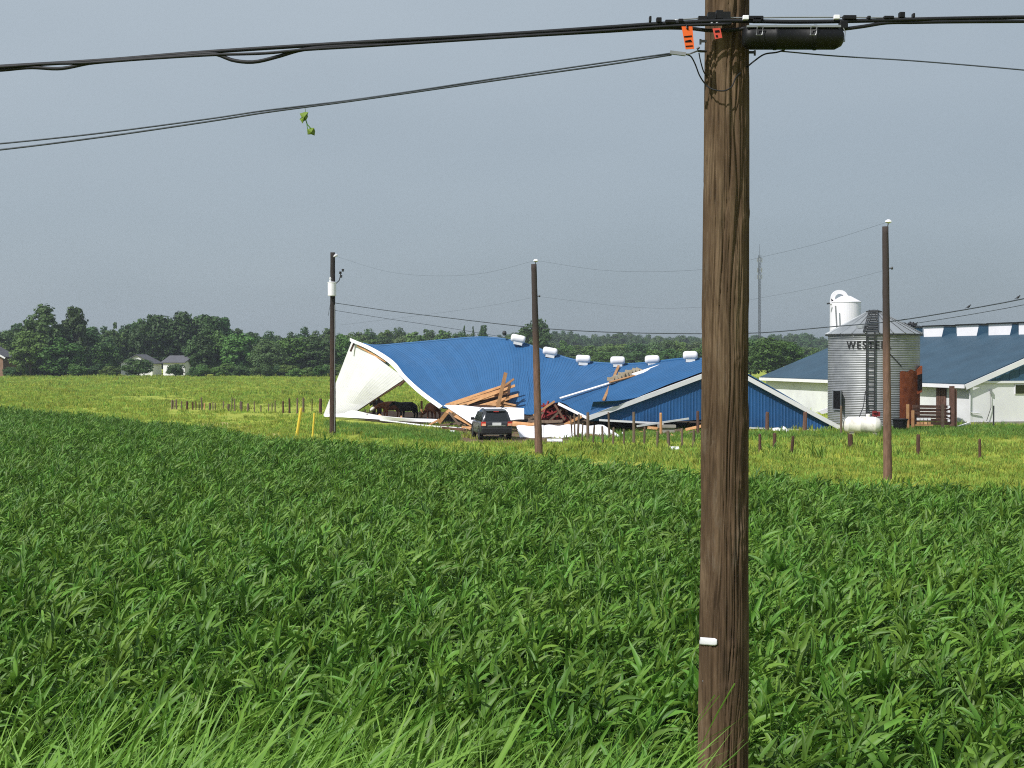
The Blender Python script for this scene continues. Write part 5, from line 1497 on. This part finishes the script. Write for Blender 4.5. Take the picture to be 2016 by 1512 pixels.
arm = MB().bar(W(657, 562, b1.y - .1), W(668, 552, b1.y - .1), .05, .05).bar(W(668, 552, b1.y - .1), W(672, 535, b1.y - .1), .05, .05).build('cutout_arm', M['darksteel'], r1_)
for px, py in ((675, 532), (670, 537), (671.5, 544)):
    MB().lathe([(.05, -.08), (.09, -.04), (.05, 0), (.09, .04), (.05, .08)], 10, Matrix.Translation(W(px, py, b1.y - .1))).build('insulator', M['darksteel'], arm)
ins_ = MB().lathe([(.03, -.15), (.09, -.05), (.05, .0), (.10, .05), (.03, .12)], 10, Matrix.Translation(W(661, 503, b1.y - .1)) @ Matrix.Rotation(R(60), 4, 'Y')).build('insulator', M['white'], r1_)
MB().tube([W(653, 590, b1.y), W(650, 600, b1.y), W(646, 622, b1.y)], .012, 4).build('guy_lead', M['gwire'], r1_)
MB().tube([W(659, 600, b1.y - .2), W(659, 700, b1.y - .2), W(658.5, 850, b1.y - .2)], .022, 5).build('ground_conduit', M['steel'], r1_)
r2_, mb, b2, t2 = far_pole((1061, 895), 1051, 520, .19, .13, 'reddish utility pole standing in front of the blue roof')
mb.build('pole', M['pole2'], r2_, smooth=True)
r3_, mb, b3, t3 = far_pole((1748, 954), 1743, 446, .165, .115, 'reddish utility pole standing in front of the grain bin')
mb.build('pole', M['pole2'], r3_, smooth=True)
tops = {}
for rt_, px, py, b_ in ((r2_, 1055, 513, b2), (r3_, 1749, 436, b3)):
    c_ = W(px, py, b_.y); tops[rt_.name] = c_
    MB().tube([c_ + Vector((-.06, 0, -.32)), c_ + Vector((0, 0, -.05))], .018, 5).build('pin', M['darksteel'], rt_)
    MB().lathe([(.035, -.07), (.13, -.02), (.10, .04), (.04, .07)], 12, Matrix.Translation(c_)).build('insulator', M['white'], rt_)
    q = W(px + 7, py + (70 if rt_ is r2_ else 92), b_.y)
    MB().lathe([(.03, -.05), (.05, 0), (.03, .05)], 8, Matrix.Translation(q)).bar(q, q + Vector((-.2, 0, 0)), .03, .03).build('spool', M['darksteel'], rt_)

# wires between the far poles
def wire(name, pts, r, m, label, n=5, k=50, cat='wire', group=None):
    f = curve3(pts)
    return tag(MB().tube([f(i / k) for i in range(k + 1)], r, n).build(name, m, smooth=True), label, cat, group)
wire('service_cable', [(657, 596, b1.y), (760, 611, 80), (850, 622, 76), (1053, 645, 68), (1200, 654, 64), (1390, 657, 60.5), (1500, 655, 58.5), (1640, 643, 55.2), (1745, 634, 53.2), (1880, 613, 50), (2016, 588, 47), (2250, 535, 42)], .021, M['gwire'], 'twisted dark service cable sagging from the transformer pole past the grain bin', cat='cable')
wire('wire', [(659, 611, b1.y), (760, 627, 85), (860, 642, 87), (940, 655, 89), (993, 664, 94)], .012, M['gwire'], 'thin wire running from the transformer pole to the barn ridge', cat='wire')
wire('wire', [(1800, 637, 52), (1900, 621, 49.5), (2016, 600, 47), (2250, 550, 42)], .012, M['gwire'], 'thin lower wire under the service cable above the slate roof')
wire('wire', [(662, 505, b1.y), (760, 534, 80.5), (850, 543, 77), (950, 538, 72.5), (1054, 513, b2.y)], .0042, M['gwire'], 'faint top wire from the transformer pole to the reddish pole')
wire('wire', [(1056, 513, b2.y), (1200, 533, 64.2), (1390, 530, 60), (1500, 506, 58.0), (1620, 477, 55.3), (1748, 437, b3.y)], .0042, M['gwire'], 'faint top wire between the two reddish poles')
wire('wire', [(670, 640, 83), (850, 618, 76), (950, 604, 72.5), (1060, 584, b2.y)], .0036, M['gwire'], 'faint lower wire reaching the reddish pole over the barn')
wire('wire', [(1062, 584, b2.y), (1250, 605, 63), (1390, 604, 60), (1500, 586, 58.0), (1620, 563, 55.3), (1755, 529, b3.y)], .0036, M['gwire'], 'faint lower wire between the two reddish poles')
for k, (px, py, d_) in enumerate(((1907, 608, 49.4), (2004, 590, 47.3))):
    bird(W(px, py - 1, d_), ('dark bird perched lower down the service cable, nearer the grain bin', 'dark bird perched higher up the service cable, past the other bird')[k], 'birds on the service cable', .5, rz=.4)

# ------------------------------------------------------------------ near utility pole
PD = 8.8
pc = W(1428, HOR, PD); zb, ztop = -0.2, 8.4
np_ = empty('utility_pole', (pc.x, PD, th(pc.x, PD)), 'near brown wooden utility pole rising out of the corn', 'utility pole')
mb = MB(); n = 220
zs_ = [-.2, .6, 1.2, 1.7] + [1.7 + 5.6 * i / 330 for i in range(1, 331)] + [7.8, 8.4]
cracks = [(R(r_.uniform(0, 360)), r_.uniform(-.10, .16), r_.uniform(.006, .016), r_.uniform(.02, .05), r_.uniform(0, 9)) for _ in range(26)]
cracks += [(R(276), .055, .016, .035, 1.0), (R(290), .045, .016, .035, 3.0), (R(302), .05, .014, .03, 5.0), (R(262), .03, .012, .03, 7.0), (R(318), .02, .014, .035, 2.0)]
knots = [(R(r_.uniform(200, 345)), r_.uniform(1.8, 7.2), r_.uniform(.012, .028)) for _ in range(26)]
vs, fs = [], []
for z in zs_:
    r0 = lerp(.160, .135, min(1, max(0, (z - 1.7) / 5.6)))
    cx_ = lerp(pc.x - .009, pc.x + .006, (z - 1.7) / 5.6)
    for k in range(n):
        a = 2 * math.pi * k / n; ca, sa = math.cos(a), math.sin(a)
        a2 = a - .12 * z + .22 * noise.noise(Vector((ca * 1.4, sa * 1.4, z * 1.3))); cb, sb2 = math.cos(a2), math.sin(a2)
        w1 = noise.noise(Vector((cb * 3.2, sb2 * 3.2, z * .55))); w2 = noise.noise(Vector((cb * 7.5 + 5, sb2 * 7.5, z * .8)))
        rdg = max(0, 1 - abs(w1) * 7) * .017 * max(0, .75 + noise.noise(Vector((ca * 2, sa * 2, z * 1.1)))) + max(0, 1 - abs(w2) * 5) * .007
        rr_ = -rdg + r0 + .0045 * noise.noise(Vector((ca * 1.2, sa * 1.2, z * .5))) + .0028 * noise.noise(Vector((ca * 9, sa * 9, z * .9))) + .0018 * noise.noise(Vector((ca * 24, sa * 24, z * 1.6)))
        for (ac, sl_, dp_, wd_, ph) in cracks:
            da = (a - ac - sl_ * (z - 4.5) + .05 * math.sin(z * 2.1 + ph) + .03 * noise.noise(Vector((ph, z * 2.2, 0))) + math.pi) % (2 * math.pi) - math.pi
            if abs(da) < wd_ * 2:
                amp = max(0, .35 + noise.noise(Vector((ph * 3.3, z * .8, 2))))
                rr_ -= dp_ * min(1, amp) * math.exp(-(da / (wd_ * .55)) ** 2)
        for (ak, zk, sk) in knots:
            if abs(z - zk) < .09:
                da = (a - ak + math.pi) % (2 * math.pi) - math.pi
                d2 = (da * r0) ** 2 + ((z - zk) * .8) ** 2
                rr_ += sk * .5 * (math.exp(-d2 / .0009) - .9 * math.exp(-d2 / .00018))
        vs.append(Vector((cx_ + ca * rr_, PD + sa * rr_, z)))
for i in range(len(zs_) - 1):
    for k in range(n): fs.append((i * n + k, i * n + (k + 1) % n, (i + 1) * n + (k + 1) % n, (i + 1) * n + k))
fs.append(tuple(range((len(zs_) - 1) * n, len(zs_) * n)))
def near_pole_mat():
    m = bpy.data.materials.new('weathered_pole_wood'); m.use_nodes = True
    N, L = m.node_tree.nodes, m.node_tree.links
    b = N['Principled BSDF']; b.inputs['Roughness'].default_value = .85; b.inputs['Specular IOR Level'].default_value = .2
    tc = N.new('ShaderNodeTexCoord')
    def nse(scale, st, det=8, rough=.65, dist=.3):
        mp = N.new('ShaderNodeMapping'); mp.inputs['Scale'].default_value = st
        L.new(tc.outputs['Object'], mp.inputs[0])
        t = N.new('ShaderNodeTexNoise'); t.inputs['Scale'].default_value = scale; t.inputs['Detail'].default_value = det; t.inputs['Roughness'].default_value = rough; t.inputs['Distortion'].default_value = dist
        L.new(mp.outputs[0], t.inputs['Vector']); return t.outputs['Fac']
    def rmp(x, stops):
        r = N.new('ShaderNodeValToRGB'); el = r.color_ramp.elements
        el[0].position, el[0].color = stops[0][0], (*stops[0][1], 1); el[1].position, el[1].color = stops[-1][0], (*stops[-1][1], 1)
        for p_, c_ in stops[1:-1]:
            q_ = el.new(p_); q_.color = (*c_, 1)
        L.new(x, r.inputs[0]); return r.outputs[0]
    big = rmp(nse(5, (1, 1, .22)), [(.3, (.046, .030, .018)), (.5, (.096, .062, .036)), (.72, (.195, .138, .086))])
    grain = rmp(nse(30, (1, 1, .075), 7, .72, 1.2), [(.32, (.42, .40, .38)), (.58, (1.12, 1.11, 1.1))])
    mul = N.new('ShaderNodeMixRGB'); mul.blend_type = 'MULTIPLY'; mul.inputs[0].default_value = .85
    L.new(big, mul.inputs[1]); L.new(grain, mul.inputs[2])
    pat = rmp(nse(3.2, (1.6, 1.6, .5), 6, .7), [(.58, (0, 0, 0)), (.66, (1, 1, 1))])
    mx = N.new('ShaderNodeMixRGB'); mx.inputs[2].default_value = (.16, .125, .09, 1)
    fm = N.new('ShaderNodeMath'); fm.operation = 'MULTIPLY'; fm.inputs[1].default_value = .5
    L.new(pat, fm.inputs[0]); L.new(fm.outputs[0], mx.inputs[0]); L.new(mul.outputs[0], mx.inputs[1])
    # mossy stain
    mo = rmp(nse(2.6, (1.3, 1.3, .9), 8, .75), [(.60, (0, 0, 0)), (.70, (1, 1, 1))])
    mx2 = N.new('ShaderNodeMixRGB'); mx2.inputs[2].default_value = (.06, .052, .022, 1)
    fm2 = N.new('ShaderNodeMath'); fm2.operation = 'MULTIPLY'; fm2.inputs[1].default_value = .35
    L.new(mo, fm2.inputs[0]); L.new(fm2.outputs[0], mx2.inputs[0]); L.new(mx.outputs[0], mx2.inputs[1])
    L.new(mx2.outputs[0], b.inputs['Base Color'])
    bp_ = N.new('ShaderNodeBump'); bp_.inputs['Strength'].default_value = .7; bp_.inputs['Distance'].default_value = .006
    L.new(nse(40, (1, 1, .06), 6, .7), bp_.inputs['Height']); L.new(bp_.outputs[0], b.inputs['Normal'])
    return m
mb.add(vs, fs).build('pole', near_pole_mat(), np_, smooth=True)
def on_pole(px, py, off=.004):
    a, b_ = ray(px, py); r0 = .148 + off
    cx_ = pc.x
    A_, B_, C_ = a * a + 1, -2 * (a * cx_ + PD), cx_ ** 2 + PD ** 2 - r0 ** 2
    disc = B_ * B_ - 4 * A_ * C_
    dd = (-B_ - math.sqrt(max(0, disc))) / (2 * A_)
    return Vector((a * dd, dd, HC + b_ * dd))
# reflective band, nail, bolts
bd = MB()
rows = []
for i in range(17):
    t = i / 16; px = lerp(1376, 1412, t)
    rr_ = min(1.0, max(.25, (1412 - px) / 5)) if t > .5 else 1.0
    hh_ = 7.2 * math.sqrt(max(.08, 1 - (1 - rr_) ** 2))
    rows.append([on_pole(max(px, 1378.5), 1261.5 + 2.5 * t + k * hh_, .010 + .003 * (1 - abs(k))) for k in (-1, -.6, 0, .6, 1)])
bd.add([q for r2 in rows for q in r2], [(i * 5 + j, (i + 1) * 5 + j, (i + 1) * 5 + j + 1, i * 5 + j + 1) for i in range(16) for j in range(4)])
bd.build('reflective_tag', M['white2'], np_, solid=.005, smooth=True)
q = on_pole(1385, 1341, .006); MB().lathe([(.007, -.006), (.007, .004), (0, .006)], 8, Matrix.Translation(q) @ Matrix.Rotation(R(90), 4, 'X')).build('nail', M['steel'], np_)
for px, py in ((1379, 81), (1486, 103)):
    q = W(px, py, PD - .02); q2 = W(1400 if px < 1430 else 1470, py, PD - .02)
    MB().bar(q2, q, .014, .014).bar(q + Vector((0, 0, -.02)), q + Vector((0, 0, .012)), .012, .012, up=(0, 1, 0)).build('bolt', M['darksteel'], np_)
hk = MB().tube([W(1390, 101, PD - .05), W(1380, 101, PD - .08), W(1374, 100, PD - .08), W(1373, 96, PD - .08), W(1377, 93, PD - .08)], .008, 6).build('wire_hook', M['darksteel'], np_)
cl = MB()
for px, py, sx, sz in ((1400, 33, .05, .045), (1416, 30, .045, .05), (1430, 32, .05, .045), (1383, 38, .06, .03), (1408, 44, .12, .03)):
    cl.box(W(px, py, PD - .20), (sx * .9, .05, sz))
cl.build('clamp', M['black'], np_)
for px in (1401, 1411): MB().lathe([(.009, 0), (.009, .012), (0, .014)], 6, Matrix.Translation(W(px, 47, PD - .232)) @ Matrix.Rotation(R(90), 4, 'X')).build('bolt', M['steel'], np_)

# cable bundle passing in front of the pole
CD = PD - .22
cbun = empty('cable_bundle', W(700, 90, CD), 'thick black bundle of lashed cables crossing the sky past the near pole', 'cable')
main = [(-260, 148, CD + .6), (0, 131, CD + .4), (200, 119, CD + .25), (400, 103, CD + .1), (700, 84, CD), (1000, 67, CD), (1250, 50, CD), (1330, 45, CD), (1430, 41, CD), (1560, 43, CD), (1700, 41, CD), (1850, 37, CD), (2016, 34, CD + .1), (2300, 30, CD + .3)]
f = curve3(main)
MB().tube([f(i / 140) for i in range(141)], .0125, 8).build('cable', M['bwire'], cbun, smooth=True)
low = [(-260, 150, CD + .58), (0, 138, CD + .38), (60, 133, CD + .33), (120, 135, CD + .28), (180, 124, CD + .25), (330, 112, CD + .13), (420, 106, CD + .06), (460, 119, CD + .03), (500, 122, CD), (545, 112, CD), (590, 99, CD), (640, 93, CD), (800, 84, CD), (1000, 72, CD), (1200, 61, CD), (1300, 55, CD), (1360, 56, CD + .05), (1395, 60, CD + .06), (1440, 59, CD + .05), (1470, 55, CD)]
f = curve3(low)
MB().tube([f(i / 160) for i in range(161)], .0115, 8).build('cable', M['bwire'], cbun, smooth=True)
mid = [(-260, 143, CD + .56), (0, 132, CD + .36), (90, 126, CD + .3), (170, 124, CD + .24), (300, 115, CD + .14), (420, 108, CD + .05), (520, 105, CD - .01), (600, 98, CD - .02), (700, 92, CD - .02), (1000, 73, CD - .02), (1200, 60, CD - .02), (1280, 54, CD - .02), (1350, 50, CD - .02), (1440, 47, CD - .02)]
f = curve3(mid)
MB().tube([f(i / 120) for i in range(121)], .009, 8).build('cable', M['bwire'], cbun, smooth=True)
f = curve3([(1655, 58, CD - .02), (1700, 52, CD - .01), (1745, 45, CD), (1800, 44, CD), (1860, 43, CD), (2016, 42, CD + .08), (2300, 40, CD + .28)])
MB().tube([f(i / 60) for i in range(61)], .011, 8).build('cable', M['bwire'], cbun, smooth=True)
f = curve3([(1320, 40, CD + .02), (1400, 35, CD + .02), (1470, 35, CD + .02), (1560, 34, CD + .02), (1650, 34, CD + .02), (1780, 35, CD + .02), (2016, 31, CD + .1), (2300, 27, CD + .3)])
MB().tube([f(i / 60) for i in range(61)], .0045, 6).build('strand', M['steel'], cbun, smooth=True)
for px, py, sx, sz in ((1297, 40, .032, .030), (1319, 43, .06, .020), (1340, 41, .03, .02), (1672, 35, .08, .026), (1710, 35, .02, .018), (1749, 35, .06, .018), (1775, 30, .034, .034), (1280, 38, .014, .034), (1798, 31, .014, .026), (1486, 36, .10, .024), (1490, 40, .05, .03)):
    MB().box(W(px, py, CD), (sx, .04, sz)).build('lashing_clamp', M['black'], cbun, bevel=.004)
for px, py in ((1468, 35), (1647, 34)):
    MB().box(W(px, py, CD - .03), (.036, .03, .026)).build('white_tie', M['white'], cbun, bevel=.004)
# splice case
s0, s1 = W(1462, 74, CD - .03), W(1660, 74, CD - .03)
sc_ = empty('splice_case', (s0 + s1) / 2 - Vector((0, 0, .08)), 'black cylindrical splice case hanging from the cables beside the near pole', 'splice case')
L_ = (s1 - s0).length / 2
Mx = Matrix.Translation((s0 + s1) / 2) @ Matrix.Rotation(R(90), 4, 'Y')
MB().lathe([(0, -L_), (.045, -L_ + .002), (.066, -L_ + .02), (.072, -L_ + .05), (.072, -.12), (.075, -.115), (.075, -.10), (.072, -.095), (.072, .12), (.076, .125), (.076, .14), (.072, .145), (.072, L_ - .05), (.052, L_ - .012), (.03, L_), (0, L_ + .002)], 26, Mx, caps=False).build('case', M['black'], sc_, smooth=True)
MB().bar(W(1470, 52, CD - .09), W(1655, 52, CD - .09), .02, .012).build('rail', M['steel'], sc_)
for px in (1496, 1602):
    P_ = [W(px - 5, 52, CD - .115), W(px - 7, 69, CD - .118), W(px + 4, 69, CD - .118), W(px + 7, 51, CD - .115)]
    MB().tube(P_ + [P_[0]], .0035, 6).build('bail_wire', M['steel'], sc_)
MB().tube([W(1660, 55, CD - .05), W(1664, 62, CD - .05), W(1663, 82, CD - .05), W(1656, 83, CD - .05)], .0035, 6).build('bail_wire', M['steel'], sc_)
MB().box(W(1660, 50, CD - .02), (.05, .05, .05)).build('end_clamp', M['black'], sc_, bevel=.006)
# orange and red tags
def tagplate(name, pts, holes, m, label):
    P_ = [W(x, y, CD - .04) for x, y in pts]
    root = empty(name, P_[0], label, 'tag')
    MB().prism(P_, (0, .006, 0)).build('plate', m, root)
    for h in holes:
        MB().prism([W(x, y, CD - .043) for x, y in h], (0, .002, 0)).build('slot', M['blackhole'], root)
    return root
rt_ = tagplate('cable_tag', [(1342, 52), (1351, 52), (1352, 59), (1356, 58), (1356, 52), (1363, 52), (1367, 96), (1350, 97)], [[(1347, 71), (1362, 69.5), (1362, 72), (1347, 73.5)], [(1349, 80), (1360, 78), (1363, 82), (1349, 83)], [(1350, 90), (1364, 89), (1364, 91), (1350, 92)]], M['orange'], 'orange slotted cable tag hanging beside the near pole')
MB().tube([W(1351, 47, CD - .03), W(1352, 56, CD - .045), W(1355, 56, CD - .045)], .004, 5).build('tie', M['black'], rt_)
tagplate('cable_tag', [(1403, 56), (1418, 55), (1422, 74), (1408, 77)], [[(1407, 60), (1416, 59), (1417, 63), (1408, 64)], [(1409, 69), (1413, 69), (1413.5, 73), (1410, 73)]], M['redtag'], 'small red cable tag on the face of the near pole')

# lower drop wires
wire('drop_wire', [(-260, 306, 8.6), (0, 283, 8.6), (200, 262, 8.6), (420, 233, 8.6), (520, 218, 8.6), (700, 196, 8.6), (1000, 151, 8.6), (1200, 122, 8.6), (1322, 105, 8.6)], .0052, M['gwire'], 'upper one of the paired drop wires slanting down from the near pole', cat='wire')
wire('drop_wire', [(-260, 322, 8.6), (0, 295, 8.6), (200, 270, 8.6), (420, 238, 8.6), (520, 222, 8.6), (700, 198, 8.6), (1000, 155, 8.6), (1200, 127, 8.6), (1322, 108, 8.6)], .0058, M['gwire'], 'lower one of the paired drop wires slanting down from the near pole', cat='wire')
tag(MB().bar(W(1319, 103, 8.58), W(1350, 107, 8.58), .022, .020).tube([W(1348, 107, 8.58), W(1358, 106, 8.59), W(1374, 100, PD - .08)], .005, 6).build('dead_end_clamp', M['steel']), 'silver dead end clamp joining the drop wires to the pole hook', 'clamp')
wire('drop_lead', [(1349, 107, 8.58), (1360, 111, 8.6), (1368, 125, 8.62), (1377, 148, 8.63), (1390, 167, 8.66), (1404, 176, 8.62), (1425, 179, 8.61), (1440, 171, 8.62), (1449, 152, 8.64), (1458, 143, 8.66)], .0045, M['bwire'], 'black drop wire looping from the clamp round the near pole', cat='wire')
wire('drop_lead', [(1376, 104, 8.66), (1379, 120, 8.66), (1385, 140, 8.67), (1391, 150, 8.7)], .004, M['bwire'], 'short black lead hanging from the pole hook', cat='wire', k=16)
wire('drop_lead', [(1470, 133, 8.72), (1484, 121, 8.7), (1505, 107, 8.66), (1530, 103, 8.64), (1545, 98, 8.62)], .0052, M['bwire'], 'black lead curving up to the splice case', cat='wire', k=20)
wire('drop_wire', [(1538, 101, 8.63), (1640, 110, 8.63), (1800, 120, 8.63), (2016, 138, 8.63), (2300, 165, 8.63)], .0045, M['gwire'], 'thin wire running out level below the splice case', cat='wire')

# torn leaf dangling from the drop wire
lf = empty('torn_leaf', W(600, 212, 8.6), 'torn green leaf scrap dangling from the drop wire', 'leaf')
MB().tube([W(600, 209, 8.6), W(601, 216, 8.6), W(602, 222, 8.6)], .0015, 5).build('stem', M['weed'], lf)
def crumple(pts, c, name):
    P_ = [W(x, y, 8.6 + .012 * math.sin(i * 2.3)) for i, (x, y) in enumerate(pts)]
    c_ = W(*c, 8.575); n_ = len(P_)
    MB().add([c_] + P_, [(0, 1 + i, 1 + (i + 1) % n_) for i in range(n_)]).build(name, M['weed'], lf, solid=.002)
crumple([(590, 224), (600, 221), (607, 221), (605, 226), (606, 230), (603, 236), (598, 238), (595, 243), (593, 238), (590, 235), (594, 231)], (599, 230), 'blade')
MB().tube([W(602, 236, 8.6), W(605, 245, 8.6), W(611, 252, 8.6), W(616, 257, 8.6)], .0035, 5).tube([W(604, 244, 8.6), W(606, 258, 8.6), W(610, 262, 8.6)], .0025, 5).build('rib', M['weed'], lf)
crumple([(605, 255), (612, 252), (618, 252), (620, 258), (619, 267), (613, 264), (606, 265)], (613, 260), 'blade')

# weeds standing among the posts
for px, py, s_, lb in ((1522, 893, 1.0, 'leafy pale weed at the foot of a short dark post'), (1608, 905, 1.3, 'clump of long leaved weeds between the near pole and the far reddish pole')):
    p = G(px, py); mb = MB(); r2 = random.Random(int(px))
    for k in range(16): leaf_strip(mb, (p.x + r2.gauss(0, .12 * s_), p.y + r2.gauss(0, .1), th(p.x, p.y)), r2.uniform(0, 6.28), R(r2.uniform(50, 85)), R(r2.uniform(20, 90)), .75 * s_ * r2.uniform(.6, 1.1), .05, seg=6)
    tag(mb.build('weed_plant', M['weed'], smooth=True), lb, 'weed')
